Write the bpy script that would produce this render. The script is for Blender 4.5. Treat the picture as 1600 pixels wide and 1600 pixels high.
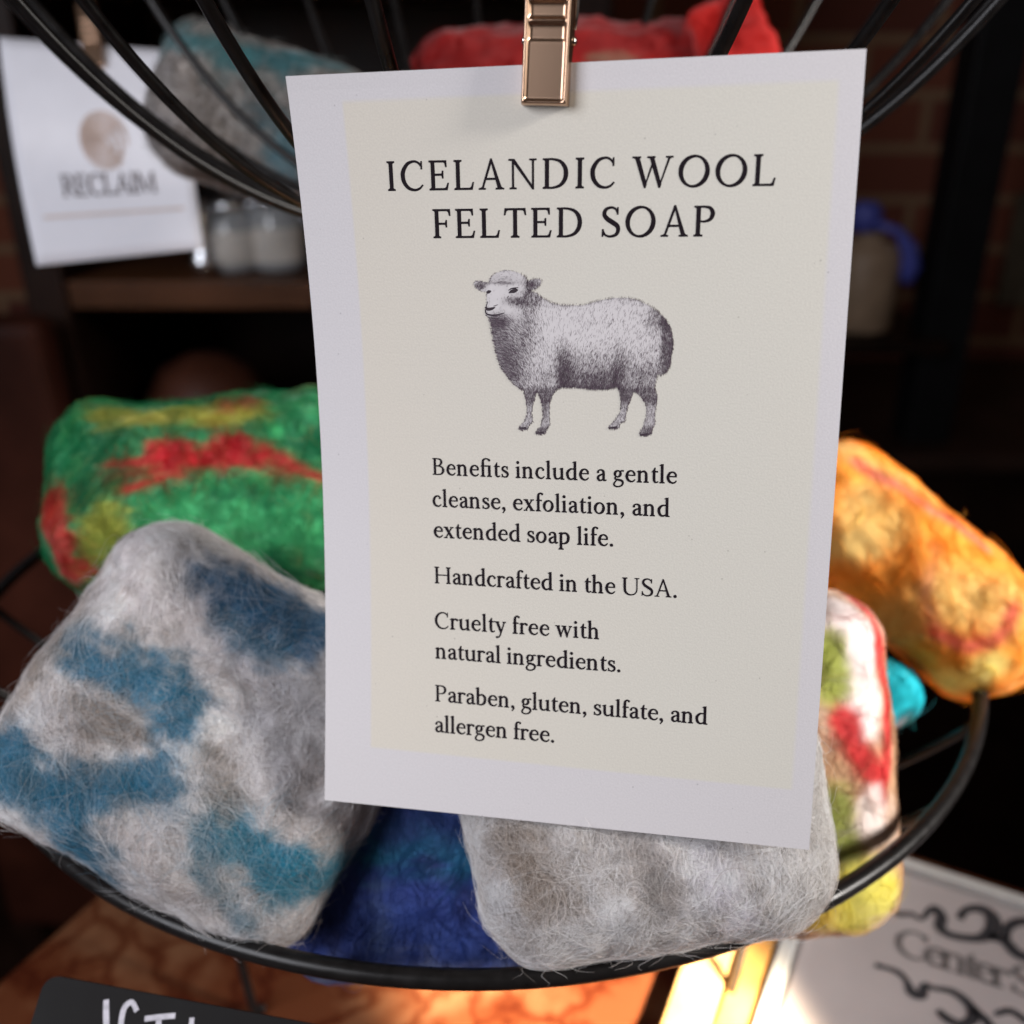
import bpy, math, random
import numpy as np
from mathutils import Vector, Matrix
from mathutils.bvhtree import BVHTree
from mathutils.geometry import delaunay_2d_cdt, tessellate_polygon

for o in list(bpy.data.objects):
    bpy.data.objects.remove(o)
SC = bpy.context.scene
COL = SC.collection
rng = np.random.default_rng(7)
random.seed(7)

# ------------------------------------------------------------------ camera
PITCH = math.radians(25.5)
FPX, HALF = 1550.0, 800.0           # focal length in photo pixels, half of the 1600 px photo
cd = bpy.data.cameras.new('camera')
cam = bpy.data.objects.new('camera', cd)
COL.objects.link(cam)
SC.camera = cam
cam.rotation_euler = (math.pi / 2 - PITCH, 0, 0)
cd.sensor_width = 36.0
cd.lens = FPX / 1600 * 36.0
cd.clip_start = 0.01
cd.clip_end = 50
cd.dof.use_dof = True
cd.dof.focus_distance = 0.186
cd.dof.aperture_fstop = 10.4
cd.dof.aperture_blades = 9

# ------------------------------------------------------------------ world and lamps
w = bpy.data.worlds.new('World')
SC.world = w
w.use_nodes = True
w.node_tree.nodes['Background'].inputs[0].default_value = (0.62, 0.52, 0.47, 1)
w.node_tree.nodes['Background'].inputs[1].default_value = 0.085


def area(name, loc, target, sx, sy, power, col):
    l = bpy.data.lights.new(name, 'AREA')
    l.shape = 'RECTANGLE'
    l.size, l.size_y = sx, sy
    l.energy = power
    l.color = col
    o = bpy.data.objects.new(name, l)
    COL.objects.link(o)
    o.location = loc
    o.rotation_euler = (Vector(target) - Vector(loc)).to_track_quat('-Z', 'Y').to_euler()
    return o


area('window_light', (-0.62, -0.28, 0.27), (0, 0.2, -0.1), 0.5, 0.5, 6.7, (0.92, 0.93, 1.0))
sw = area('side_window_light', (0.70, 0.03, 0.20), (0.150, 0.29, -0.11), 0.30, 0.30, 0.85, (1.0, 0.95, 0.90))
sw.data.spread = math.radians(24)
sp = bpy.data.lights.new('sunlight_patch', 'SPOT')
sp.energy = 1500
sp.color = (1.0, 0.80, 0.55)
sp.spot_size = math.radians(8.0)
sp.spot_blend = 0.5
sp.shadow_soft_size = 0.015
so = bpy.data.objects.new('sunlight_patch', sp)
COL.objects.link(so)
so.location = (0.42, -0.62, 0.05)
so.rotation_euler = (Vector((0.030, 0.262, -0.335)) - Vector(so.location)).to_track_quat('-Z', 'Y').to_euler()

SC.view_settings.view_transform = 'Standard'
SC.view_settings.look = 'None'
SC.view_settings.exposure = 0.0
SC.view_settings.gamma = 1.0
SC.cycles.max_bounces = 8
SC.cycles.transparent_max_bounces = 8
SC.cycles.use_denoising = True
SC.cycles.sample_clamp_indirect = 4

# ------------------------------------------------------------------ geometry of the view (layout helper)
CP, SP = math.cos(PITCH), math.sin(PITCH)


def ray(px, py):
    x, u = (px - HALF) / FPX, (HALF - py) / FPX
    return np.array([x, CP + u * SP, u * CP - SP])


def at(px, py, d):
    return ray(px, py) * d


def atz(px, py, z):
    r = ray(px, py)
    return r * (z / r[2])


def aty(px, py, y):
    r = ray(px, py)
    return r * (y / r[1])


def proj(P):
    P = np.asarray(P, float)
    d = P[..., 1] * CP - P[..., 2] * SP
    u = P[..., 1] * SP + P[..., 2] * CP
    return np.stack([HALF + FPX * P[..., 0] / d, HALF - FPX * u / d], -1)


# ------------------------------------------------------------------ numpy noise
_perm = np.random.default_rng(3).permutation(4096).astype(np.int64)
_rv = np.random.default_rng(4).random(4096)


def vnoise(P, f, seed=0):
    Q = np.asarray(P, float) * f + seed * 17.31
    i = np.floor(Q).astype(np.int64)
    t = Q - i
    t = t * t * (3 - 2 * t)
    out = 0
    for dx in (0, 1):
        for dy in (0, 1):
            for dz in (0, 1):
                h = _perm[(_perm[(_perm[(i[..., 0] + dx) & 4095] + i[..., 1] + dy) & 4095] + i[..., 2] + dz) & 4095]
                wgt = (t[..., 0] if dx else 1 - t[..., 0]) * (t[..., 1] if dy else 1 - t[..., 1]) * (t[..., 2] if dz else 1 - t[..., 2])
                out = out + wgt * _rv[h]
    return out * 2 - 1


def fbm(P, f, oct=3, seed=0):
    s, a, t = 0, 1.0, 0
    for k in range(oct):
        s = s + a * vnoise(P, f * 2 ** k, seed + k * 3)
        t += a
        a *= 0.55
    return s / t


def sstep(a, b, x):
    t = np.clip((x - a) / (b - a), 0, 1)
    return t * t * (3 - 2 * t)


# ------------------------------------------------------------------ object helpers
def tag(o, label=None, cat=None, group=None, kind=None):
    if label: o['label'] = label
    if cat: o['category'] = cat
    if group: o['group'] = group
    if kind: o['kind'] = kind
    return o


def empty(name, loc=(0, 0, 0)):
    o = bpy.data.objects.new(name, None)
    COL.objects.link(o)
    o.location = loc
    o.empty_display_size = 0.01
    return o


def mesh(name, V, F, mats, parent=None, smooth=False, mi=None):
    me = bpy.data.meshes.new(name)
    me.from_pydata([tuple(map(float, v)) for v in V], [], [tuple(map(int, f)) for f in F])
    if not isinstance(mats, (list, tuple)): mats = [mats]
    for m in mats: me.materials.append(m)
    if mi is not None: me.polygons.foreach_set('material_index', np.asarray(mi, np.int32))
    if smooth: me.polygons.foreach_set('use_smooth', np.ones(len(me.polygons), bool))
    me.update()
    o = bpy.data.objects.new(name, me)
    COL.objects.link(o)
    if parent is not None:
        o.parent = parent
        o.matrix_parent_inverse = Matrix.Translation(parent.location).inverted() if parent.type == 'EMPTY' else Matrix()
    return o


class MB:
    def __init__(s): s.V, s.F = [], []

    def add(s, V, F):
        n = len(s.V)
        s.V += [tuple(v) for v in V]
        s.F += [tuple(i + n for i in f) for f in F]

    def box(s, c, h, R=None, bev=0.0):
        c = np.array(c, float)
        h = np.array(h, float)
        if bev <= 0:
            P = np.array([(x, y, z) for x in (-1, 1) for y in (-1, 1) for z in (-1, 1)], float) * h
            F = [(0, 1, 3, 2), (4, 6, 7, 5), (0, 4, 5, 1), (2, 3, 7, 6), (0, 2, 6, 4), (1, 5, 7, 3)]
        else:
            P, F = rbox(h, bev, 3)
        if R is not None: P = P @ np.array(R).T
        s.add(P + c, F)

    def tube(s, pts, r, n=10, closed=False, cap=True):
        pts = np.asarray(pts, float)
        N = len(pts)
        r = np.broadcast_to(np.asarray(r, float), (N,))
        if closed:
            T = np.roll(pts, -1, 0) - np.roll(pts, 1, 0)
        else:
            T = np.gradient(pts, axis=0)
        T /= np.linalg.norm(T, axis=1)[:, None]
        ref = np.array([0, 0, 1.0]) if abs(T[0][2]) < 0.9 else np.array([1.0, 0, 0])
        u = np.cross(T[0], ref)
        u /= np.linalg.norm(u)
        V = []
        for k in range(N):
            u = u - T[k] * (u @ T[k])
            u /= np.linalg.norm(u)
            v = np.cross(T[k], u)
            for j in range(n):
                a = 2 * math.pi * j / n
                V.append(pts[k] + r[k] * (math.cos(a) * u + math.sin(a) * v))
        F = []
        for k in range(N if closed else N - 1):
            k2 = (k + 1) % N
            for j in range(n):
                j2 = (j + 1) % n
                F.append((k * n + j, k * n + j2, k2 * n + j2, k2 * n + j))
        if cap and not closed:
            F.append(tuple(range(n - 1, -1, -1)))
            F.append(tuple((N - 1) * n + j for j in range(n)))
        s.add(V, F)

    def lathe(s, prof, c, n=32):
        prof = list(prof)
        V, F = [], []
        for (r, z) in prof:
            for j in range(n):
                a = 2 * math.pi * j / n
                V.append((c[0] + r * math.cos(a), c[1] + r * math.sin(a), c[2] + z))
        for k in range(len(prof) - 1):
            for j in range(n):
                j2 = (j + 1) % n
                F.append((k * n + j, k * n + j2, (k + 1) * n + j2, (k + 1) * n + j))
        s.add(V, F)

    def build(s, name, mats, parent=None, smooth=False):
        return mesh(name, s.V, s.F, mats, parent, smooth)


def cubegrid(n):
    """unit cube surface grid with shared vertices"""
    idx, V, F = {}, [], []

    def vid(p):
        k = tuple(p)
        if k not in idx:
            idx[k] = len(V)
            V.append(k)
        return idx[k]
    for ax in range(3):
        for s in (0, n):
            for i in range(n):
                for j in range(n):
                    q = []
                    for (a, b) in ((i, j), (i + 1, j), (i + 1, j + 1), (i, j + 1)):
                        p = [0, 0, 0]
                        p[ax] = s
                        p[(ax + 1) % 3] = a
                        p[(ax + 2) % 3] = b
                        q.append(vid(p))
                    F.append(q if s else q[::-1])
    return np.array(V, float) / n * 2 - 1, F


def rbox(h, rad, n):
    h = np.asarray(h, float)
    P, F = cubegrid(max(3, n * 2 + 1))
    # put the grid lines in the rounded margin
    k = max(3, n * 2 + 1)
    t = (P + 1) / 2 * k
    out = np.zeros_like(P)
    for a in range(3):
        m = np.concatenate([np.linspace(-h[a], -h[a] + rad, (k - 1) // 2 + 1), np.linspace(h[a] - rad, h[a], (k - 1) // 2 + 1)])
        out[:, a] = m[np.round(t[:, a]).astype(int)]
    core = np.clip(out, -(h - rad), h - rad)
    d = out - core
    L = np.linalg.norm(d, axis=1)
    nz = L > 1e-12
    # map the square margin to a round one
    mx = np.abs(d).max(1)
    d[nz] = d[nz] / L[nz, None] * rad
    out = core + d
    return out, F


# ------------------------------------------------------------------ materials
def new_mat(name):
    m = bpy.data.materials.new(name)
    m.use_nodes = True
    nt = m.node_tree
    return m, nt, nt.nodes, nt.links, nt.nodes['Principled BSDF']


def plain(name, col, rough=0.5, metal=0.0, noise=0.0, scale=60, bump=0.0, spec=0.5, coat=0.0):
    m, nt, N, L, b = new_mat(name)
    b.inputs['Roughness'].default_value = rough
    b.inputs['Metallic'].default_value = metal
    b.inputs['Specular IOR Level'].default_value = spec
    b.inputs['Coat Weight'].default_value = coat
    b.inputs['Base Color'].default_value = (*col, 1)
    tc = N.new('ShaderNodeTexCoord')
    n = N.new('ShaderNodeTexNoise')
    n.inputs['Scale'].default_value = scale
    n.inputs['Detail'].default_value = 6
    L.new(tc.outputs['Object'], n.inputs['Vector'])
    if noise > 0:
        r = N.new('ShaderNodeValToRGB')
        r.color_ramp.elements[0].position = 0.3
        r.color_ramp.elements[1].position = 0.72
        r.color_ramp.elements[0].color = (*[c * (1 - noise) for c in col], 1)
        r.color_ramp.elements[1].color = (*[min(1, c * (1 + noise)) for c in col], 1)
        L.new(n.outputs['Fac'], r.inputs['Fac'])
        L.new(r.outputs['Color'], b.inputs['Base Color'])
        mr = N.new('ShaderNodeMapRange')
        mr.inputs['To Min'].default_value = max(0.03, rough - 0.12)
        mr.inputs['To Max'].default_value = min(1, rough + 0.12)
        L.new(n.outputs['Fac'], mr.inputs['Value'])
        L.new(mr.outputs['Result'], b.inputs['Roughness'])
    if bump > 0:
        bp = N.new('ShaderNodeBump')
        bp.inputs['Strength'].default_value = 0.6
        bp.inputs['Distance'].default_value = bump
        L.new(n.outputs['Fac'], bp.inputs['Height'])
        L.new(bp.outputs['Normal'], b.inputs['Normal'])
    return m


def wool_mat(name, lo=0.72, hi=1.2, bump=0.4):
    m, nt, N, L, b = new_mat(name)
    a = N.new('ShaderNodeAttribute')
    a.attribute_name = 'col'
    tc = N.new('ShaderNodeTexCoord')
    mp = N.new('ShaderNodeMapping')
    mp.inputs['Scale'].default_value = (900, 260, 500)
    L.new(tc.outputs['Object'], mp.inputs['Vector'])
    n = N.new('ShaderNodeTexNoise')
    n.inputs['Scale'].default_value = 1
    n.inputs['Detail'].default_value = 5
    n.inputs['Distortion'].default_value = 1.8
    L.new(mp.outputs['Vector'], n.inputs['Vector'])
    mr = N.new('ShaderNodeMapRange')
    mr.inputs['From Min'].default_value = 0.3
    mr.inputs['From Max'].default_value = 0.7
    mr.inputs['To Min'].default_value = lo
    mr.inputs['To Max'].default_value = hi
    L.new(n.outputs['Fac'], mr.inputs['Value'])
    mx = N.new('ShaderNodeMix')
    mx.data_type = 'RGBA'
    mx.blend_type = 'MULTIPLY'
    mx.inputs['Factor'].default_value = 1
    L.new(a.outputs['Color'], mx.inputs['A'])
    L.new(mr.outputs['Result'], mx.inputs['B'])
    L.new(mx.outputs['Result'], b.inputs['Base Color'])
    b.inputs['Roughness'].default_value = 0.95
    b.inputs['Specular IOR Level'].default_value = 0.15
    b.inputs['Sheen Weight'].default_value = 0.15
    b.inputs['Sheen Roughness'].default_value = 0.6
    bp = N.new('ShaderNodeBump')
    bp.inputs['Strength'].default_value = bump
    bp.inputs['Distance'].default_value = 0.0005
    L.new(n.outputs['Fac'], bp.inputs['Height'])
    L.new(bp.outputs['Normal'], b.inputs['Normal'])
    return m


def fibre_mat(name):
    m, nt, N, L, b = new_mat(name)
    N.remove(b)
    a = N.new('ShaderNodeAttribute')
    a.attribute_name = 'col'
    d = N.new('ShaderNodeBsdfDiffuse')
    t = N.new('ShaderNodeBsdfTranslucent')
    mx = N.new('ShaderNodeMixShader')
    mx.inputs[0].default_value = 0.15
    L.new(a.outputs['Color'], d.inputs['Color'])
    L.new(a.outputs['Color'], t.inputs['Color'])
    L.new(d.outputs[0], mx.inputs[1])
    L.new(t.outputs[0], mx.inputs[2])
    L.new(mx.outputs[0], N['Material Output'].inputs['Surface'])
    return m


M_WOOL = wool_mat('felted_wool')
M_WOOLS = wool_mat('smooth_felted_wool', 0.93, 1.05, 0.08)
M_FIBRE = fibre_mat('wool_fibre')
M_INK = plain('printed_ink', (0.016, 0.011, 0.015), 0.7, noise=0.15, scale=3000, spec=0.08)
M_BLACKWIRE = plain('black_enamel_wire', (0.009, 0.008, 0.008), 0.32, noise=0.3, scale=250, spec=0.32)
M_CLIP = plain('worn_nickel', (0.54, 0.36, 0.25), 0.27, 1.0)
M_CHROME = plain('bright_chrome', (0.82, 0.80, 0.78), 0.12, 1.0, noise=0.05, scale=500)
M_DARKWOOD = plain('dark_stained_wood', (0.016, 0.0065, 0.004), 0.5, noise=0.5, scale=14, bump=0.002, spec=0.2)
M_BROWNWOOD = plain('brown_shelf_wood', (0.080, 0.031, 0.013), 0.45, noise=0.4, scale=9, bump=0.002, spec=0.25)
M_BLACKMETAL = plain('black_post_paint', (0.008, 0.008, 0.009), 0.55, noise=0.2, scale=30, spec=0.2)
#PART2
# ------------------------------------------------------------------ lettering (serif outlines drawn as pen strokes)
def cat(pts, n=7):
    P = np.array(pts, float)
    if len(P) == 2: return P
    Q = np.vstack([2 * P[0] - P[1], P, 2 * P[-1] - P[-2]])
    out = []
    for i in range(1, len(Q) - 2):
        for t in np.linspace(0, 1, n, endpoint=False):
            a, b, c, d = Q[i - 1], Q[i], Q[i + 1], Q[i + 2]
            out.append(0.5 * (2 * b + (c - a) * t + (2 * a - 5 * b + 4 * c - d) * t * t + (3 * b - a - 3 * c + d) * t ** 3))
    out.append(P[-1])
    return np.array(out)


class Glyph:
    def __init__(s, adv): s.adv, s.polys = adv, []

    def poly(s, *p): s.polys.append([tuple(map(float, q)) for q in p])

    def st(s, *pts):                     # smooth stroke (x, y, width)
        C = cat(pts)
        T = np.gradient(C[:, :2], axis=0)
        T /= np.linalg.norm(T, axis=1)[:, None] + 1e-9
        Nn = np.c_[-T[:, 1], T[:, 0]] * C[:, 2:3] / 2
        a, b = C[:, :2] + Nn, C[:, :2] - Nn
        for i in range(len(C) - 1):
            s.poly(a[i], b[i], b[i + 1], a[i + 1])

    def ring(s, cx, cy, rx, ry, w0, w1, tilt=-0.25, n=40):
        A = np.linspace(0, 2 * math.pi, n + 1)
        for k in range(n):
            q = []
            for a in (A[k], A[k + 1]):
                t = w0 + (w1 - w0) * abs(math.cos(a - tilt)) ** 1.3
                q.append(((cx + (rx - t / 2) * math.cos(a), cy + (ry - t / 2) * math.sin(a)), t, a))
            P = []
            for (c, t, a), sg in ((q[0], 1), (q[1], 1), (q[1], -1), (q[0], -1)):
                P.append((c[0] + sg * t / 2 * math.cos(a), c[1] + sg * t / 2 * math.sin(a)))
            s.poly(*P)

    def dot(s, x, y, r, n=14):
        s.poly(*[(x + r * math.cos(2 * math.pi * k / n), y + r * math.sin(2 * math.pi * k / n)) for k in range(n)])

    def ser(s, x, y, w, l=48, r=48, up=True, t=26, b=34):   # bracketed slab at the end of a stem centred on x
        d = 1 if up else -1
        p = [(x - w / 2 - l, y), (x + w / 2 + r, y), (x + w / 2 + r, y + d * t)]
        if r > 0: p += [(x + w / 2 + r * 0.35, y + d * (t + b * 0.2)), (x + w / 2, y + d * (t + b))]
        p += [(x - w / 2, y + d * (t + b))]
        if l > 0: p += [(x - w / 2 - l * 0.35, y + d * (t + b * 0.2)), (x - w / 2 - l, y + d * t)]
        s.poly(*p)

    def stem(s, x, y0, y1, w): s.poly((x - w / 2, y0), (x + w / 2, y0), (x + w / 2, y1), (x - w / 2, y1))

    def flag(s, x, y, w): s.poly((x - w / 2 - 52, y - 34), (x - w / 2, y - 62), (x + w / 2, y - 62), (x + w / 2, y + 8), (x + w / 2 - 18, y + 4))


GL = {}


def glyphs():
    cw, ct, H = 82, 34, 650
    lw, xh, asc = 80, 430, 690

    def g(c, adv):
        GL[c] = Glyph(adv)
        return GL[c]
    q = g('I', 270); q.stem(135, 0, H, cw); q.ser(135, 0, cw); q.ser(135, H, cw, up=False)
    q = g('L', 530); q.stem(130, 0, H, cw); q.ser(130, 0, cw, 48, 0); q.ser(130, H, cw, up=False)
    q.poly((130, 0), (475, 0), (508, 160), (484, 160), (452, 66), (415, 36), (130, 36))
    q = g('E', 545); q.stem(130, 0, H, cw); q.ser(130, 0, cw, 48, 0); q.ser(130, H, cw, 48, 0, up=False)
    q.poly((130, 0), (475, 0), (508, 150), (484, 150), (452, 62), (415, 36), (130, 36))
    q.poly((130, H), (462, H), (468, 510), (445, 510), (425, 590), (392, 614), (130, 614))
    q.poly((130, 322), (345, 322), (360, 262), (382, 262), (382, 420), (360, 420), (345, 358), (130, 358))
    q = g('F', 500); q.stem(130, 0, H, cw); q.ser(130, 0, cw); q.ser(130, H, cw, 48, 0, up=False)
    q.poly((130, H), (462, H), (468, 505), (445, 505), (425, 588), (392, 614), (130, 614))
    q.poly((130, 305), (340, 305), (355, 245), (377, 245), (377, 402), (355, 402), (340, 341), (130, 341))
    q = g('T', 590); q.stem(295, 0, H, cw); q.ser(295, 0, cw, 55, 55)
    q.poly((52, H), (538, H), (556, 505), (533, 505), (508, 588), (470, 614), (120, 614), (82, 588), (57, 505), (34, 505))
    q = g('D', 690); q.stem(130, 0, H, cw); q.ser(130, 0, cw, 48, 0); q.ser(130, H, cw, 48, 0, up=False)
    q.st((120, 633, 34), (270, 632, 36), (435, 585, 56), (540, 470, 80), (572, 330, 90), (540, 185, 80), (435, 68, 56), (270, 18, 36), (120, 17, 34))
    q = g('C', 640); q.st((566, 520, 30), (480, 612, 36), (370, 642, 40), (220, 590, 62), (115, 450, 84), (90, 320, 90), (125, 170, 82), (230, 50, 64), (370, 8, 44), (490, 35, 36), (580, 115, 24))
    q.poly((545, 470), (572, 470), (572, 642), (552, 642), (545, 590))
    q = g('O', 740); q.ring(370, 325, 335, 340, 36, 90)
    q = g('S', 510); q.st((415, 520, 24), (370, 605, 34), (270, 643, 40), (150, 598, 62), (112, 495, 80), (175, 400, 88), (290, 325, 94), (405, 245, 88), (435, 145, 74), (385, 48, 58), (260, 8, 38), (140, 42, 34), (82, 140, 24))
    q.poly((405, 490), (430, 490), (430, 642), (410, 642), (400, 590)); q.poly((64, 8), (84, 8), (98, 60), (98, 165), (72, 165))
    q = g('P', 525); q.stem(130, 0, H, cw); q.ser(130, 0, cw, 48, 55); q.ser(130, H, cw, 48, 0, up=False)
    q.st((120, 633, 34), (260, 632, 36), (385, 600, 58), (440, 485, 84), (390, 365, 60), (265, 318, 34), (165, 325, 28))
    q = g('A', 670); q.poly((318, 668), (352, 668), (590, 0), (500, 0)); q.poly((318, 668), (345, 600), (134, 0), (98, 0))
    q.stem(310, 215, 249, 1); q.poly((180, 212), (490, 212), (490, 247), (180, 247))
    q.ser(116, 0, 36, 60, 60, t=24, b=20); q.ser(545, 0, 90, 55, 45, t=24, b=20)
    q = g('N', 720); q.stem(118, 0, H, 36); q.stem(590, -5, H, 36); q.poly((60, H), (150, H), (608, 20), (608, -10), (580, -10), (118, 590))
    q.ser(118, 0, 36, 60, 60, t=24, b=18); q.ser(590, H, 36, 60, 60, False, 24, 18); q.ser(100, H, 60, 50, 0, False, 24, 10)
    q = g('W', 930)
    q.poly((50, H), (142, H), (325, 60), (300, -12), (272, -12)); q.poly((295, -12), (300, 80), (448, 560), (482, 560))
    q.poly((375, H), (466, H), (650, 60), (625, -12), (598, -12)); q.poly((620, -12), (625, 80), (806, H), (842, H))
    q.ser(95, H, 88, 50, 40, False, 24, 14); q.ser(420, H, 86, 48, 40, False, 24, 14); q.ser(824, H, 36, 60, 55, False, 24, 18)
    q = g('B', 560); q.stem(130, 0, H, cw); q.ser(130, 0, cw, 48, 0); q.ser(130, H, cw, 48, 0, up=False)
    q.st((120, 633, 34), (250, 632, 36), (360, 600, 56), (398, 505, 80), (350, 400, 56), (240, 352, 34), (130, 350, 34))
    q.st((130, 350, 34), (280, 350, 36), (420, 300, 58), (468, 185, 88), (410, 60, 58), (270, 18, 36), (120, 17, 34))
    q = g('H', 740); q.stem(130, 0, H, cw); q.stem(600, 0, H, cw); q.poly((130, 315), (600, 315), (600, 350), (130, 350))
    for x in (130, 600): q.ser(x, 0, cw); q.ser(x, H, cw, up=False)
    q = g('U', 700); q.st((130, 650, cw), (130, 260, cw), (165, 100, 74), (270, 20, 52), (370, 8, 40), (480, 40, 36), (560, 140, 34), (575, 270, 34), (575, 650, 34))
    q.ser(130, H, cw, up=False); q.ser(575, H, 36, 60, 60, False, 24, 18)
    q = g('R', 620); q.polys += GL['P'].polys; q.poly((270, 330), (360, 330), (560, 40), (600, 0), (500, 0)); q.ser(560, 0, 60, 20, 45, t=24, b=10)
    q = g('M', 860); q.poly((90, 0), (126, 0), (150, 600), (120, 650)); q.poly((110, H), (200, H), (450, 90), (430, -5), (405, -5)); q.poly((410, -5), (430, 90), (690, H), (720, H)); q.poly((670, H), (745, H), (775, 0), (690, 0))
    q.ser(108, 0, 36, 60, 55, t=24, b=18); q.ser(735, 0, 84, 45, 45); q.ser(140, H, 60, 50, 0, False, 24, 8); q.ser(720, H, 60, 0, 50, False, 24, 8)
    # lower case
    q = g('a', 410); q.st((92, 325, 36), (110, 385, 34), (200, 416, 38), (285, 375, 66), (302, 290, 76), (302, 130, 76), (312, 45, 64), (352, 22, 40), (402, 44, 24)); q.dot(95, 332, 36)
    q.st((300, 262, 26), (200, 232, 40), (110, 165, 66), (98, 85, 74), (150, 24, 56), (230, 34, 38), (300, 95, 24))
    bowl = [(110, 320, 24), (185, 392, 40), (285, 410, 58), (375, 335, 80), (394, 215, 86), (355, 85, 74), (250, 16, 44), (160, 20, 34), (112, 60, 28)]
    q = g('b', 485); q.stem(110, 10, asc, lw); q.flag(110, asc, lw); q.st(*bowl)
    q = g('c', 410); q.st((350, 345, 34), (300, 404, 38), (228, 416, 40), (135, 365, 66), (86, 220, 84), (130, 78, 72), (240, 18, 46), (320, 35, 34), (378, 92, 20)); q.dot(338, 345, 36)
    q = g('d', 495); q.stem(378, 0, asc, lw); q.flag(378, asc, lw); q.poly((378, 0), (468, 0), (468, 22), (418, 40), (378, 60))
    q.st((375, 385, 28), (300, 413, 34), (205, 400, 52), (112, 310, 78), (90, 205, 84), (128, 75, 74), (215, 20, 52), (305, 45, 36), (378, 115, 26))
    q = g('e', 432); q.poly((110, 238), (390, 238), (390, 266), (110, 266)); q.st((372, 240, 46), (362, 330, 54), (305, 400, 44), (225, 417, 38), (135, 360, 66), (86, 215, 84), (135, 78, 72), (245, 18, 46), (330, 38, 34), (388, 98, 20))
    q = g('f', 285); q.stem(135, 0, 560, lw); q.ser(135, 0, lw, 46, 52); q.st((135, 540, lw), (148, 630, 62), (205, 685, 40), (275, 680, 32)); q.dot(286, 655, 34); q.poly((50, 396), (268, 396), (268, 430), (80, 430))
    q = g('\ufb01', 520); q.stem(135, 0, 560, lw); q.ser(135, 0, lw, 46, 46); q.st((135, 540, lw), (150, 630, 60), (220, 688, 38), (310, 690, 36), (375, 655, 50)); q.dot(385, 640, 40); q.poly((50, 396), (400, 396), (400, 430), (80, 430)); q.stem(390, 0, xh, lw); q.ser(390, 0, lw, 46, 46)
    q = g('g', 440); q.ring(195, 290, 140, 132, 32, 76); q.st((290, 385, 26), (345, 408, 34), (410, 402, 44)); q.st((140, 182, 28), (95, 140, 36), (130, 85, 54), (240, 66, 62), (340, 35, 66), (385, -40, 58), (340, -140, 42), (215, -190, 34), (100, -170, 42), (58, -105, 48), (85, -35, 36), (160, 55, 24))
    arch = [(112, 310, 24), (190, 384, 38), (285, 410, 56), (352, 345, 74), (362, 240, lw), (362, 0, lw)]
    q = g('h', 500); q.stem(115, 0, asc, lw); q.flag(115, asc, lw); q.ser(115, 0, lw, 44, 44); q.st(*arch); q.ser(362, 0, lw, 44, 44)
    q = g('n', 505); q.stem(115, 0, xh, lw); q.flag(115, xh, lw); q.ser(115, 0, lw, 44, 44); q.st(*arch); q.ser(362, 0, lw, 44, 44)
    q = g('i', 252); q.stem(125, 0, xh, lw); q.flag(125, xh, lw); q.ser(125, 0, lw, 46, 46); q.dot(120, 590, 50)
    q = g('l', 250); q.stem(125, 0, asc, lw); q.flag(125, asc, lw); q.ser(125, 0, lw, 46, 46)
    q = g('o', 470); q.ring(235, 213, 198, 217, 34, 86)
    q = g('p', 492); q.stem(115, -215, xh, lw); q.flag(115, xh, lw); q.ser(115, -215, lw, 46, 50); q.st(*bowl)
    q = g('r', 350); q.stem(115, 0, xh, lw); q.flag(115, xh, lw); q.ser(115, 0, lw, 46, 54); q.st((112, 300, 24), (170, 375, 38), (235, 412, 50), (305, 392, 60)); q.dot(308, 382, 38)
    q = g('s', 350); q.st((275, 335, 26), (240, 396, 32), (170, 415, 36), (98, 370, 54), (96, 295, 66), (175, 235, 74), (262, 180, 74), (292, 108, 62), (248, 34, 46), (170, 14, 34), (98, 40, 28), (66, 105, 22)); q.poly((266, 310), (288, 310), (288, 418), (270, 418)); q.poly((54, 12), (72, 12), (82, 50), (82, 125), (60, 125))
    q = g('t', 300); q.st((140, 440, lw), (140, 130, lw), (165, 40, 58), (220, 18, 38), (285, 48, 24)); q.poly((100, 420), (180, 420), (180, 555), (160, 555), (100, 440)); q.poly((48, 396), (275, 396), (275, 430), (80, 430))
    q = g('u', 505); q.st((115, 420, lw), (115, 170, lw), (145, 55, 68), (225, 20, 48), (310, 52, 30), (385, 125, 24)); q.stem(388, 0, xh, lw); q.flag(115, xh, lw); q.flag(388, xh, lw); q.poly((388, 0), (478, 0), (478, 22), (428, 40), (388, 60))
    q = g('w', 660); q.poly((48, 425), (140, 425), (240, 70), (222, -8), (195, -8)); q.poly((212, -8), (222, 90), (320, 400), (350, 400)); q.poly((292, 425), (380, 425), (480, 70), (462, -8), (435, -8)); q.poly((452, -8), (462, 90), (566, 425), (598, 425))
    for x, ww in ((94, 84), (336, 84), (582, 32)): q.ser(x, 430, ww, 42, 36, False, 24, 8)
    q = g('x', 450); q.poly((50, 425), (150, 425), (405, 0), (305, 0)); q.poly((330, 425), (368, 425), (110, 0), (72, 0)); q.ser(100, 430, 80, 36, 36, False, 24, 8); q.ser(350, 430, 36, 42, 42, False, 24, 8); q.ser(90, 0, 36, 42, 42, True, 24, 8); q.ser(355, 0, 86, 36, 36, True, 24, 8)
    q = g('y', 450); q.poly((42, 425), (136, 425), (262, 70), (242, -5), (212, 0)); q.st((378, 425, 34), (250, 30, 34), (200, -110, 36), (135, -185, 34), (75, -195, 36)); q.dot(78, -185, 36); q.ser(90, 430, 84, 40, 36, False, 24, 8); q.ser(378, 430, 34, 46, 42, False, 24, 8)
    q = g('.', 225); q.dot(110, 42, 52)
    q = g(',', 225); q.dot(105, 45, 52); q.st((135, 55, 48), (140, -20, 44), (75, -125, 16))
    g(' ', 215)


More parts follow.
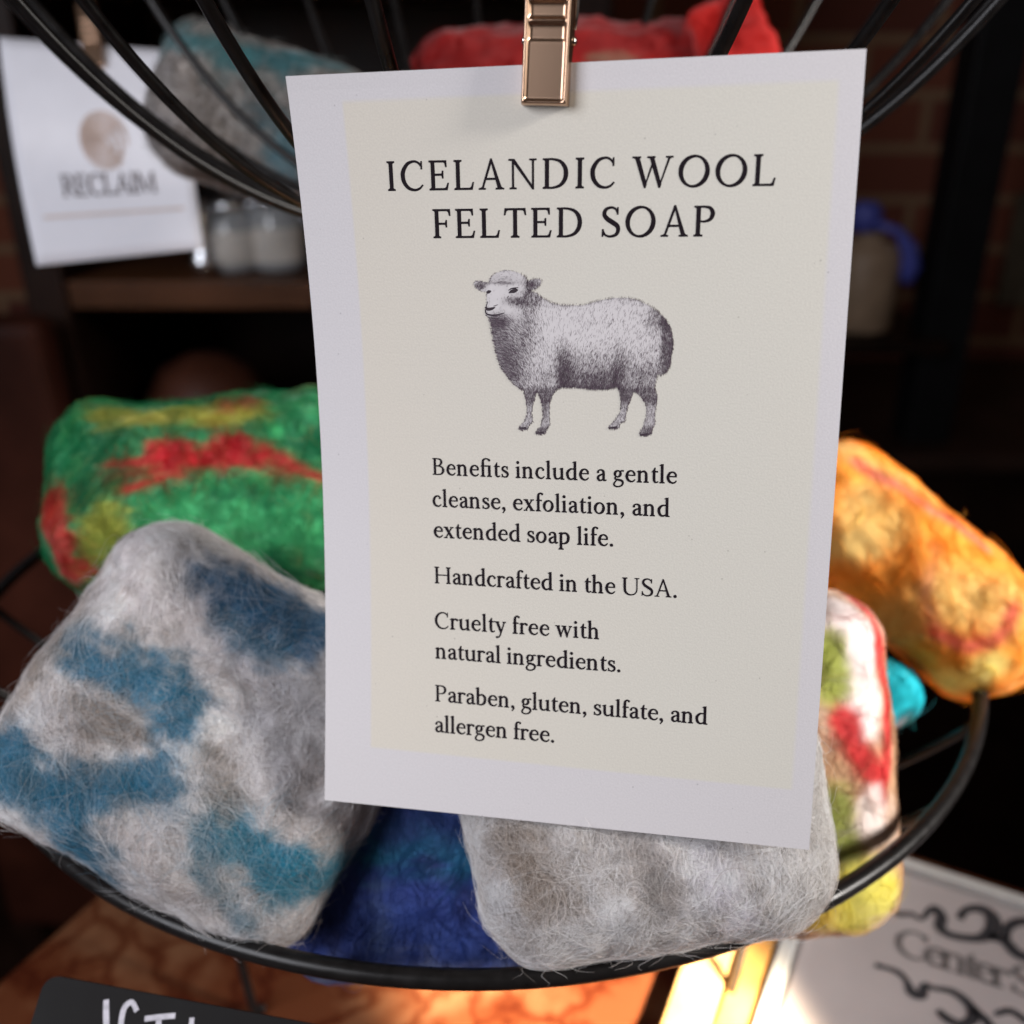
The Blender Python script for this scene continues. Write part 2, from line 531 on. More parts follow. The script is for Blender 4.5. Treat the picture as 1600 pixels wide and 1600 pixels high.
glyphs()
_cache = {}


def glyph_mesh(c):
    """one flat outline mesh per letter, overlapping pen strokes merged"""
    if c in _cache: return _cache[c]
    V, F = [], []
    BOLD = 12.5 if c.islower() or c in '.,\ufb01' else 8.5        # ink gain of the print, font units
    for p in GL[c].polys:
        p = [p[i] for i in range(len(p)) if (abs(p[i][0] - p[i - 1][0]) + abs(p[i][1] - p[i - 1][1])) > 0.3]
        if len(p) < 3: continue
        a = sum(p[i - 1][0] * p[i][1] - p[i][0] * p[i - 1][1] for i in range(len(p)))
        if abs(a) < 2: continue
        if a < 0: p = p[::-1]
        q, m_ = np.array(p), len(p)
        off = []
        for i in range(m_):
            d0, d1 = q[i] - q[i - 1], q[(i + 1) % m_] - q[i]
            n0, n1 = np.array([d0[1], -d0[0]]) / np.linalg.norm(d0), np.array([d1[1], -d1[0]]) / np.linalg.norm(d1)
            bs = (n0 + n1) / max(0.5, 1 + n0 @ n1)
            off.append(tuple(q[i] + bs * BOLD))
        n = len(V)
        V += off
        F.append(list(range(n, n + len(p))))
    if not F:
        _cache[c] = (np.zeros((0, 2)), [])
        return _cache[c]
    v, e, f, ov, oe, of = delaunay_2d_cdt([Vector(x) for x in V], [], F, 0, 0.01)
    tri = [t for t, o in zip(f, of) if o]
    _cache[c] = (np.array([(x[0], x[1]) for x in v]), tri)
    return _cache[c]


def set_line(text, width=None, size=1.0, track=0.0):
    """lays a line of letters on y = 0 from x = 0; returns points and faces (units: font units * size)"""
    adv = [GL[c].adv for c in text]
    first = min(x for p in GL[text[0]].polys for x, y in p)
    last = max(x for p in GL[text[-1]].polys for x, y in p)
    nat = (sum(adv[:-1]) + last - first) * size
    if width is not None and len(text) > 1: track = (width - nat) / (len(text) - 1)
    x, V, F = -first * size, [], []
    n = 0
    for c, a in zip(text, adv):
        v, f = glyph_mesh(c)
        if len(v):
            V.append(v * size + np.array([x, 0]))
            F += [tuple(i + n for i in t) for t in f]
            n += len(v)
        x += a * size + track
    return np.vstack(V), F


# ------------------------------------------------------------------ the printed card
CW, CA = 0.1, 1.44354
_h = None


def card_frame():
    src = np.array([(0, 0), (1, 0), (1, CA), (0, CA)], float)
    dst = np.array([(446, 119), (1354, 76), (1264, 1328), (507, 1250)], float) - HALF
    A = []
    for (x, y), (u, v) in zip(src, dst):
        A.append([x, y, 1, 0, 0, 0, -u * x, -u * y, -u])
        A.append([0, 0, 0, x, y, 1, -v * x, -v * y, -v])
    h = np.linalg.svd(np.array(A))[2][-1].reshape(3, 3)
    M = np.diag([1 / FPX, 1 / FPX, 1]) @ h
    M /= np.linalg.norm(M[:, 0])
    if M[2, 2] < 0: M = -M

    def wld(c): return np.array([c[0], c[2] * CP - c[1] * SP, -c[1] * CP - c[2] * SP])
    e1, e2, o = wld(M[:, 0]), wld(M[:, 1] / np.linalg.norm(M[:, 1])), wld(M[:, 2]) * CW
    e2 = e2 - e1 * (e1 @ e2)
    e2 /= np.linalg.norm(e2)
    return o, e1, e2, np.cross(e2, e1)      # normal looks to the viewer


C_O, C_X, C_Y, C_N = card_frame()


def card_pt(u, v, h=0.0):
    """u across 0..1, v down 0..CA (card widths); h metres towards the viewer"""
    u, v = np.asarray(u, float), np.asarray(v, float)
    t = np.clip(v / CA, 0, 1)
    bend = -0.0078 * (1 - np.clip(u, 0, 1)) ** 1.2 * np.sin(math.pi * t ** 0.92) + h
    return C_O + (u * CW)[..., None] * C_X + (v * CW)[..., None] * C_Y + np.asarray(bend)[..., None] * C_N


def card_uv(px, py):
    """card coordinates of points measured on the photo"""
    px, py = np.atleast_1d(np.asarray(px, float)), np.atleast_1d(np.asarray(py, float))
    u, v = (px - 446) / 850, (py - 100) / 850
    for _ in range(12):
        p0 = proj(card_pt(u, v))
        pu = (proj(card_pt(u + 1e-4, v)) - p0) / 1e-4
        pv = (proj(card_pt(u, v + 1e-4)) - p0) / 1e-4
        e = np.stack([px, py], -1) - p0
        det = pu[:, 0] * pv[:, 1] - pv[:, 0] * pu[:, 1]
        u = u + (e[:, 0] * pv[:, 1] - pv[:, 0] * e[:, 1]) / det
        v = v + (pu[:, 0] * e[:, 1] - e[:, 0] * pu[:, 1]) / det
    return u, v


def card_material():
    m, nt, N, L, b = new_mat('printed_card_paper')
    uv = N.new('ShaderNodeUVMap')
    sx = N.new('ShaderNodeSeparateXYZ')
    L.new(uv.outputs['UV'], sx.inputs[0])
    (u0, u1, u2, u3), (v0, v1, v2, v3) = card_uv([535, 1311, 1237, 579], [154, 131, 1230, 1171])
    lo_u, hi_u, lo_v, hi_v = (u0 + u3) / 2, (u1 + u2) / 2, (v0 + v1) / 2, (v2 + v3) / 2

    def edge(sock, e, wdt, flip):
        r = N.new('ShaderNodeMapRange')
        r.interpolation_type = 'SMOOTHSTEP'
        r.inputs['From Min'].default_value = e - wdt
        r.inputs['From Max'].default_value = e + wdt
        r.inputs['To Min'].default_value = 1 if flip else 0
        r.inputs['To Max'].default_value = 0 if flip else 1
        L.new(sock, r.inputs['Value'])
        return r.outputs['Result']

    def mul(a, c):
        k = N.new('ShaderNodeMath')
        k.operation = 'MULTIPLY'
        L.new(a, k.inputs[0])
        L.new(c, k.inputs[1])
        return k.outputs[0]
    mask = mul(mul(edge(sx.outputs[0], lo_u, 0.0035, False), edge(sx.outputs[0], hi_u, 0.006, True)), mul(edge(sx.outputs[1], lo_v, 0.006, False), edge(sx.outputs[1], hi_v, 0.004, True)))
    nz = N.new('ShaderNodeTexNoise')
    nz.inputs['Scale'].default_value = 4
    nz.inputs['Detail'].default_value = 3
    L.new(uv.outputs['UV'], nz.inputs['Vector'])
    cr = N.new('ShaderNodeMix')
    cr.data_type = 'RGBA'
    cr.inputs['A'].default_value = (0.745, 0.692, 0.605, 1)
    cr.inputs['B'].default_value = (0.730, 0.705, 0.632, 1)
    add = N.new('ShaderNodeMath')
    add.operation = 'MULTIPLY_ADD'
    add.use_clamp = True
    add.inputs[1].default_value = 0.45
    L.new(nz.outputs['Fac'], add.inputs[0])
    mr = N.new('ShaderNodeMapRange')
    mr.inputs['From Min'].default_value = 0.1
    mr.inputs['From Max'].default_value = 0.75
    mr.inputs['To Max'].default_value = 0.75
    L.new(sx.outputs[0], mr.inputs['Value'])
    L.new(mr.outputs['Result'], add.inputs[2])
    L.new(add.outputs[0], cr.inputs['Factor'])
    mx = N.new('ShaderNodeMix')
    mx.data_type = 'RGBA'
    mx.inputs['A'].default_value = (0.715, 0.690, 0.705, 1)
    L.new(mask, mx.inputs['Factor'])
    L.new(cr.outputs['Result'], mx.inputs['B'])
    # fine tooth of the paper and a few printed specks
    fn = N.new('ShaderNodeTexNoise')
    fn.inputs['Scale'].default_value = 260
    fn.inputs['Detail'].default_value = 4
    L.new(uv.outputs['UV'], fn.inputs['Vector'])
    gr = N.new('ShaderNodeMapRange')
    gr.inputs['From Min'].default_value = 0.3
    gr.inputs['From Max'].default_value = 0.7
    gr.inputs['To Min'].default_value = 0.955
    gr.inputs['To Max'].default_value = 1.035
    L.new(fn.outputs['Fac'], gr.inputs['Value'])
    vo = N.new('ShaderNodeTexVoronoi')
    vo.inputs['Scale'].default_value = 22
    vo.inputs['Randomness'].default_value = 1
    L.new(uv.outputs['UV'], vo.inputs['Vector'])
    sp_ = N.new('ShaderNodeMapRange')
    sp_.inputs['From Min'].default_value = 0.02
    sp_.inputs['From Max'].default_value = 0.05
    sp_.inputs['To Min'].default_value = 0.72
    L.new(vo.outputs['Distance'], sp_.inputs['Value'])
    ms = N.new('ShaderNodeMath')
    ms.operation = 'MULTIPLY'
    L.new(gr.outputs['Result'], ms.inputs[0])
    L.new(sp_.outputs['Result'], ms.inputs[1])
    fin = N.new('ShaderNodeMix')
    fin.data_type = 'RGBA'
    fin.blend_type = 'MULTIPLY'
    fin.inputs['Factor'].default_value = 1
    L.new(mx.outputs['Result'], fin.inputs['A'])
    L.new(ms.outputs[0], fin.inputs['B'])
    L.new(fin.outputs['Result'], b.inputs['Base Color'])
    b.inputs['Roughness'].default_value = 0.62
    b.inputs['Specular IOR Level'].default_value = 0.3
    bp = N.new('ShaderNodeBump')
    bp.inputs['Strength'].default_value = 0.35
    bp.inputs['Distance'].default_value = 0.00008
    L.new(fn.outputs['Fac'], bp.inputs['Height'])
    L.new(bp.outputs['Normal'], b.inputs['Normal'])
    return m


def build_card():
    nu, nv = 40, 58
    TH = 0.0005
    U, Vv = np.meshgrid(np.linspace(0, 1, nu + 1), np.linspace(0, CA, nv + 1))
    front = card_pt(U.ravel(), Vv.ravel())
    back = card_pt(U.ravel(), Vv.ravel(), -TH)
    V = np.vstack([front, back])
    n = len(front)
    W1 = nu + 1
    F, UV = [], np.c_[np.r_[U.ravel(), U.ravel()], np.r_[Vv.ravel(), Vv.ravel()]]
    for j in range(nv):
        for i in range(nu):
            a = j * W1 + i
            F.append((a, a + W1, a + W1 + 1, a + 1))
            F.append((n + a, n + a + 1, n + a + W1 + 1, n + a + W1))
    for i in range(nu):
        F.append((i, i + 1, n + i + 1, n + i))
        a = nv * W1 + i
        F.append((a + 1, a, n + a, n + a + 1))
    for j in range(nv):
        a = j * W1
        F.append((a + W1, a, n + a, n + a + W1))
        a += nu
        F.append((a, a + W1, n + a + W1, n + a))
    o = mesh('printed_card', V, F, card_material())
    uvl = o.data.uv_layers.new(name='UVMap')
    li = np.zeros(len(o.data.loops), np.int32)
    o.data.loops.foreach_get('vertex_index', li)
    uvl.data.foreach_set('uv', UV[li].ravel())
    tag(o, 'white paper card printed with a sheep and ICELANDIC WOOL FELTED SOAP, clipped in front', 'card')

    def put_line(text, p0, p1, cap_px, capunits=650.0):
        (ua, ub, uc), (va, vb, vc) = card_uv([p0[0], p1[0], p0[0]], [p0[1], p1[1], p0[1] - cap_px])
        a, bb = np.array([ua, va]), np.array([ub, vb])
        Ld = np.linalg.norm(bb - a)
        ex = (bb - a) / Ld
        ey = np.array([ex[1], -ex[0]])
        size = abs(np.array([uc, vc]) @ ey - a @ ey) / capunits
        P, F = set_line(text, Ld, size)
        q = a + P[:, :1] * ex + P[:, 1:] * ey
        return q, F

    def text_part(name, lines):
        V, F = [], []
        n = 0
        for L_ in lines:
            q, f = put_line(*L_)
            V.append(card_pt(q[:, 0], q[:, 1], 0.00003))
            F += [tuple(i + n for i in t) for t in f]
            n += len(q)
        return mesh(name, np.vstack(V), F, M_INK, o)
    text_part('heading_text', [('ICELANDIC WOOL', (607, 298), (1210.6, 290), 45.5), ('FELTED SOAP', (678, 371.8), (1115, 369), 44.5)])
    text_part('body_text', [
        ('Bene\ufb01ts include a gentle', (676.6, 741.6), (1057, 755.6), 25.8),
        ('cleanse, exfoliation, and', (676.6, 791.2), (1045.8, 807.4), 25.8),
        ('extended soap life.', (678.4, 839.4), (957.6, 853.6), 25.8),
        ('Handcrafted in the USA.', (679.6, 911), (1057, 933.8), 25.6),
        ('Cruelty free with', (680, 981.5), (935.5, 998.6), 25.4),
        ('natural ingredients.', (680.6, 1028.4), (969, 1050), 25.4),
        ('Paraben, gluten, sulfate, and', (680.6, 1095.4), (1104.8, 1132), 25.2),
        ('allergen free.', (680.6, 1143.4), (865.5, 1160), 25.2)])
    build_sheep(o)
    return o


# ------------------------------------------------------------------ the engraved sheep printed on the card
SHEEP = [(162, 180), (175, 162), (215, 160), (262, 172), (275, 140), (310, 110), (360, 93), (415, 92), (470, 108), (510, 135), (525, 158), (560, 150), (605, 148), (622, 160), (610, 195), (580, 222), (545, 228),
         (585, 240), (620, 270), (680, 305), (740, 320), (820, 322), (900, 318), (960, 300), (1040, 280), (1110, 270), (1190, 272), (1260, 290), (1330, 325), (1390, 370), (1430, 410), (1465, 470), (1482, 540), (1485, 600), (1470, 660), (1465, 720), (1440, 770), (1400, 790), (1380, 782),
         (1372, 830), (1360, 865), (1378, 910), (1380, 950), (1370, 1000), (1362, 1060), (1368, 1110), (1350, 1135), (1340, 1175), (1310, 1188), (1262, 1185), (1255, 1165), (1275, 1130), (1300, 1060), (1305, 1000), (1290, 960), (1255, 915), (1225, 895),
         (1210, 930), (1190, 980), (1175, 1040), (1168, 1090), (1135, 1105), (1130, 1135), (1090, 1145), (1052, 1138), (1055, 1120), (1095, 1080), (1130, 1020), (1135, 960), (1125, 890), (1115, 865),
         (1040, 880), (960, 882), (870, 872), (760, 868), (715, 880), (690, 920), (672, 970), (668, 1040), (675, 1110), (655, 1140), (645, 1170), (610, 1180), (570, 1172), (575, 1155), (605, 1120), (622, 1060), (618, 990), (600, 930), (585, 895),
         (575, 940), (560, 985), (555, 1040), (562, 1095), (540, 1110), (525, 1145), (490, 1152), (460, 1140), (468, 1120), (500, 1085), (518, 1030), (512, 960), (495, 890), (440, 855), (390, 800), (345, 735), (320, 660), (300, 570), (285, 480), (272, 415), (248, 390), (243, 350), (250, 300), (250, 240), (215, 235), (180, 215)]


def inside(P, poly):
    x, y = P[:, 0], P[:, 1]
    r = np.zeros(len(P), bool)
    q = np.array(poly, float)
    for (x0, y0), (x1, y1) in zip(q, np.roll(q, -1, 0)):
        c = ((y0 > y) != (y1 > y)) & (x < (x1 - x0) * (y - y0) / (y1 - y0 + 1e-12) + x0)
        r ^= c
    return r


def edge_dist(P, poly):
    q = np.array(poly, float)
    d = np.full(len(P), 1e9)
    for a, b in zip(q, np.roll(q, -1, 0)):
        t = np.clip(((P - a) @ (b - a)) / ((b - a) @ (b - a)), 0, 1)
        d = np.minimum(d, np.linalg.norm(P - a - t[:, None] * (b - a), axis=1))
    return d


def sheep_tone(P, d):
    x, y = P[:, 0], P[:, 1]

    def blob(cx, cy, rx, ry): return np.exp(-(((x - cx) / rx) ** 2 + ((y - cy) / ry) ** 2))
    t = 0.06 + 0 * x
    t += 0.48 * np.exp(-((x - (285 + 0.36 * np.clip(y - 420, 0, 500))) / 85) ** 2) * sstep(390, 450, y) * sstep(900, 780, y)
    t += 0.75 * blob(335, 425, 75, 48) + 0.30 * blob(430, 640, 110, 200) + 0.25 * blob(520, 470, 60, 150)
    t += 0.52 * sstep(680, 870, y + 0.05 * (x - 800)) * sstep(690, 760, x) * sstep(1150, 1090, x) * (y < 900)
    t += 0.14 * sstep(560, 700, y) * sstep(690, 740, x) * sstep(1180, 1050, x) * (y < 900)
    t += 0.55 * blob(765, 730, 55, 120) + 0.5 * blob(1135, 780, 50, 140) + 0.35 * blob(1290, 800, 110, 110)
    t += 0.62 * sstep(1380, 1440, x + 0.03 * (y - 400)) * (y > 400) * (y < 800) + 0.35 * blob(1390, 420, 80, 70)
    t += 0.55 * sstep(840, 900, y) * sstep(1010, 930, y) + 0.45 * sstep(1110, 1140, y)
    t += 0.18 * sstep(900, 960, y) + 0.35 * blob(640, 1000, 18, 130) * (x > 600)
    t += 0.4 * blob(530, 230, 30, 70) + 0.3 * blob(480, 300, 60, 40) + 0.35 * blob(585, 290, 40, 45)
    t += 0.85 * blob(215, 198, 36, 20) + 0.75 * blob(560, 188, 36, 18) + 0.55 * blob(430, 300, 70, 30) + 0.5 * blob(350, 178, 110, 12) - 0.3 * blob(310, 250, 35, 70)
    t += 0.25 * blob(350, 150, 120, 22) + 0.18 * blob(640, 800, 80, 80)
    t += 0.45 * np.exp(-d / 7.0)
    t -= 0.10 * blob(930, 450, 260, 130) + 0.1 * blob(400, 330, 60, 50)
    return np.clip(t, 0.02, 0.97)


def build_sheep(card):
    def Zpx(P): return 700 + P[:, 0] * 0.2375, 400 + P[:, 1] * 0.2375
    step = 7.0
    xs, ys = np.arange(150, 1500, step), np.arange(80, 1200, step)
    X, Y = np.meshgrid(xs, ys)
    P = np.c_[X.ravel(), Y.ravel()]
    ins = inside(P, SHEEP).reshape(X.shape)
    d = edge_dist(P, SHEEP)
    tone = sheep_tone(P, d)
    grain = 0.10 * vnoise(np.c_[P, P[:, 0] * 0], 0.05, 2) + 0.08 * vnoise(np.c_[P, P[:, 0] * 0], 0.11, 5)
    tone_f = np.clip(tone + grain * (0.4 + tone), 0, 1)
    u, v = card_uv(*Zpx(P))
    V = card_pt(u, v, 0.00003)
    F = []
    nx = len(xs)
    for j in range(len(ys) - 1):
        for i in range(nx - 1):
            if ins[j, i] and ins[j, i + 1] and ins[j + 1, i] and ins[j + 1, i + 1]:
                a = j * nx + i
                F.append((a, a + nx, a + nx + 1, a + 1))
    light, dark = np.array([0.745, 0.71, 0.715]), np.array([0.10, 0.072, 0.085])
    k = (tone_f * 0.85)[:, None]
    C = light * (1 - k) + dark * k
    # hair strokes
    r = np.random.default_rng(11)
    N0 = 105000
    S = np.c_[r.uniform(150, 1500, N0), r.uniform(80, 1200, N0)]
    S = S[inside(S, SHEEP)]
    ds = edge_dist(S, SHEEP)
    ts = sheep_tone(S, ds)
    face = (S[:, 1] < 420) & (S[:, 0] < 480)
    keep = r.random(len(S)) < (0.03 + 0.80 * ts) * np.where(face & (ts < 0.35), 0.35, 1)
    S, ts, face = S[keep], ts[keep], face[keep]
    x, y = S[:, 0], S[:, 1]
    ang = np.full(len(S), 1.75)
    ang = np.where((x < 560) & (y > 380) & (y < 880), 0.25 + 0.9 * sstep(300, 560, x), ang)
    ang = np.where((x > 560) & (x < 800) & (y < 880), 1.3 + 0.5 * sstep(560, 800, x), ang)
    ang = np.where(x > 1250, 1.9 - 0.5 * sstep(1250, 1450, x), ang)
    ang = np.where(y > 890, 1.55, ang)
    ang = np.where(y < 190, -0.6 + 2.4 * sstep(280, 520, x), ang)
    ang += r.normal(0, 0.22, len(S))
    ln = r.uniform(12, 32, len(S)) * np.where(y > 890, 0.6, 1) * np.where(face, 0.6, 1)
    wd = r.uniform(0.8, 1.9, len(S)) * (0.8 + 0.4 * ts)
    cs, sn = np.cos(ang), np.sin(ang)
    dirv = np.c_[cs, sn]
    nrm = np.c_[-sn, cs]
    curve = r.normal(0, 0.12, len(S))[:, None] * ln[:, None]
    p0, p1, p2 = S - dirv * ln[:, None] / 2, S + nrm * curve, S + dirv * ln[:, None] / 2
    lines = [[(400, 244, 5), (418, 234, 22), (440, 229, 25), (462, 222, 6)], [(398, 226, 5), (425, 212, 7), (462, 208, 5)], [(400, 262, 4), (390, 278, 3)], [(246, 335, 12), (262, 350, 20), (290, 346, 18), (308, 338, 8)], [(246, 352, 8), (250, 374, 9), (268, 386, 11), (310, 390, 11), (350, 380, 7), (372, 374, 4)], [(262, 400, 4), (300, 412, 6), (345, 408, 4)],
             [(256, 244, 12), (268, 236, 22), (284, 230, 8)], [(410, 215, 6), (440, 214, 7), (460, 222, 4)], [(262, 300, 5), (250, 335, 6)], [(1262, 1178, 10), (1310, 1172, 16)], [(470, 1132, 9), (515, 1132, 14)], [(580, 1166, 9), (630, 1160, 14)], [(1060, 1132, 9), (1110, 1126, 14)], [(525, 160, 6), (520, 215, 6), (548, 226, 4)], [(300, 330, 5), (330, 320, 3)]]
    sv, sf, sc = [], [], []
    n = len(V)
    inkc = np.array([0.05, 0.034, 0.045])
    a0, a1, b0, b1, c0 = p0 + nrm * wd[:, None] * 0.25, p0 - nrm * wd[:, None] * 0.25, p1 + nrm * wd[:, None] / 2, p1 - nrm * wd[:, None] / 2, p2
    Q = np.stack([a0, a1, b0, b1, c0], 1).reshape(-1, 2)
    for k_ in range(len(S)):
        m = n + k_ * 5
        sf += [(m, m + 1, m + 3, m + 2), (m + 2, m + 3, m + 4)]
    shade = r.uniform(0.8, 3.2, len(S))
    sc = np.repeat(inkc[None] * shade[:, None], 5, 0)
    extra, ex_f = [], []
    m = n + len(Q)
    # outline wool ticks and drawn lines
    for L_ in lines:
        Cc = cat(L_, 5)
        T = np.gradient(Cc[:, :2], axis=0)
        T /= np.linalg.norm(T, axis=1)[:, None] + 1e-9
        Nn = np.c_[-T[:, 1], T[:, 0]] * Cc[:, 2:3] / 2
        for i in range(len(Cc)):
            extra += [Cc[i, :2] + Nn[i], Cc[i, :2] - Nn[i]]
        for i in range(len(Cc) - 1):
            ex_f.append((m + 2 * i, m + 2 * i + 1, m + 2 * i + 3, m + 2 * i + 2))
        m += 2 * len(Cc)
    allq = np.vstack([Q, np.array(extra)])
    u2, v2 = card_uv(*Zpx(allq))
    lift = 0.00005 + np.repeat(r.random(len(allq) // 1)[:1], len(allq)) * 0
    lift[:len(Q)] += np.repeat(r.random(len(S)) * 0.00003, 5)
    V2 = card_pt(u2, v2, lift)
    VV = np.vstack([V, V2])
    CC = np.vstack([C, sc, np.tile(inkc * 0.8, (len(extra), 1))])
    m_, nt, Nn_, L2, b = new_mat('sheep_print')
    at_ = Nn_.new('ShaderNodeAttribute')
    at_.attribute_name = 'col'
    L2.new(at_.outputs['Color'], b.inputs['Base Color'])
    b.inputs['Roughness'].default_value = 0.65
    b.inputs['Specular IOR Level'].default_value = 0.3
    o = mesh('sheep_drawing', VV, F + sf + ex_f, m_, card)
    ca = o.data.attributes.new('col', 'FLOAT_COLOR', 'POINT')
    ca.data.foreach_set('color', np.c_[CC, np.ones(len(CC))].ravel().astype(np.float32))
    return o


CARD = build_card()


# ------------------------------------------------------------------ clips
def make_clip(T, L_=0.0300, Wd=0.0080, parent_name='metal_clip'):
    """T maps clip coordinates (x right, y down from the top, z to the viewer, metres) to the world"""
    root = empty(parent_name, T(0, 0, 0))
    nx, ny = 40, 150
    xs, ys = np.linspace(-0.5, 0.5, nx + 1) * Wd, np.linspace(0, 1, ny + 1) * L_
    X, Y = np.meshgrid(xs, ys)
    ex = Wd / 2 - np.abs(X)
    ey = L_ - Y
    rim = 0.00055 * (1 - sstep(0.00035, 0.0010, ex)) + 0.00055 * (1 - sstep(0.0003, 0.0010, ey))
    rim = np.minimum(rim, 0.00055)
    inner = sstep(0.0008, 0.0013, ex)
    for yc in (L_ - 0.0131, L_ - 0.0164, L_ - 0.0197, L_ - 0.0230):
        rim = rim + inner * 0.00050 * np.exp(-((Y - yc) / 0.00050) ** 2)
        rim = rim - inner * 0.00030 * sstep(0.00165, 0.0010, np.abs(Y - yc - 0.00165))
    edge = 0.0005 * (1 - sstep(0, 0.0003, ex)) + 0.0005 * (1 - sstep(0, 0.0003, ey))
    Z = 0.0022 + rim - edge + 0.0006 * (1 - Y / L_)
    V = [T(x, y, z) for x, y, z in zip(X.ravel(), Y.ravel(), Z.ravel())]
    F = []
    w1 = nx + 1
    for j in range(ny):
        for i in range(nx):
            a = j * w1 + i
            F.append((a, a + w1, a + w1 + 1, a + 1))
    # folded side flanges and lip going back
    n = len(V)
    for j in range(ny + 1):
        y = ys[j]
        dep = 0.0020 + 0.0022 * sstep(0.018, 0.006, L_ - y) * 0 + 0.0024 * sstep(0.004, 0.013, L_ - y)
        V.append(T(-Wd / 2 - 0.0001, y, Z[j, 0] - dep))
        V.append(T(Wd / 2 + 0.0001, y, Z[j, -1] - dep))
    for j in range(ny):
        a, b2 = j * w1, (j + 1) * w1
        F.append((a, n + 2 * j, n + 2 * j + 2, b2))
        F.append((a + nx, b2 + nx, n + 2 * j + 3, n + 2 * j + 1))
    n2 = len(V)
    for i in range(nx + 1): V.append(T(xs[i], L_ + 0.00005, Z[-1, i] - 0.0018))
    for i in range(nx):
        a = ny * w1 + i
        F.append((a, n2 + i, n2 + i + 1, a + 1))
    fp = mesh('front_plate', V, F, M_CLIP, root, smooth=True)
    R = np.array([np.array(T(1, 0, 0)) - T(0, 0, 0), np.array(T(0, 1, 0)) - T(0, 0, 0), np.array(T(0, 0, 1)) - T(0, 0, 0)]).T
    b = MB()
    b.box(T(0, L_ / 2 - 0.001, -0.0016), (Wd / 2 - 0.0004, L_ / 2 - 0.0008, 0.0003), R, 0.00025)
    b.build('back_plate', M_CLIP, root, True)
    yp = L_ - 0.0104
    b = MB()
    for s in (-1, 1):
        b.lathe([(0.0, 0), (0.0007, 0.0001), (0.0008, 0.0004), (0.0005, 0.0007), (0.0, 0.0008)], (0, 0, 0), 14)
    P = np.array(b.V)
    b2 = MB()
    half = len(P) // 2
    for s, off in ((-1, 0), (1, half)):
        q = P[off:off + half]
        q2 = np.c_[s * (Wd / 2 + q[:, 2]), yp + q[:, 0], -0.0002 + q[:, 1]]
        b2.add([T(*p) for p in q2], [tuple(i - off for i in f) for f in b.F if off <= f[0] < off + half])
    b2.tube([T(-Wd / 2, yp, -0.0002), T(Wd / 2, yp, -0.0002)], 0.0005, 10)
    b2.build('pivot_pin', M_CHROME, root, True)
    b = MB()
    b.tube([T(Wd / 2 + 0.0004, yp - 0.0018, -0.0002), T(Wd / 2 + 0.0006, yp - 0.004, 0.0002), T(Wd / 2 + 0.0006, yp - 0.010, 0.0006), T(Wd / 2 + 0.0004, yp - 0.016, 0.001)], [0.00022, 0.00030, 0.00034, 0.0003], 10)
    b.build('spring_arm', M_CHROME, root, True)
    return root


_c0 = card_uv([853], [166])
_top = card_uv([861], [0])
_p0, _p1 = card_pt(_c0[0], _c0[1])[0], C_O + (_top[0][0] * CW) * C_X + (_top[1][0] * CW) * C_Y
_yd = _p0 - _p1
_yd /= np.linalg.norm(_yd)
_xd = C_X - _yd * (C_X @ _yd)
_xd /= np.linalg.norm(_xd)
_zd = np.cross(_yd, _xd)
_L = 0.031


def T_main(x, y, z): return _p0 + _xd * x + _yd * (y - _L) + _zd * z


CLIP = make_clip(T_main, _L, 0.0080)
tag(CLIP, 'large copper toned metal clip gripping the top edge of the printed sheep card', 'clip', 'metal clips holding cards')
#PART3
# ------------------------------------------------------------------ wire baskets
BX, BY = -0.0018, 0.3171
RIMZ, RIMR = -0.182, 0.165


def prof0(r): return 2.211 * r ** 2 + 91.77 * r ** 4


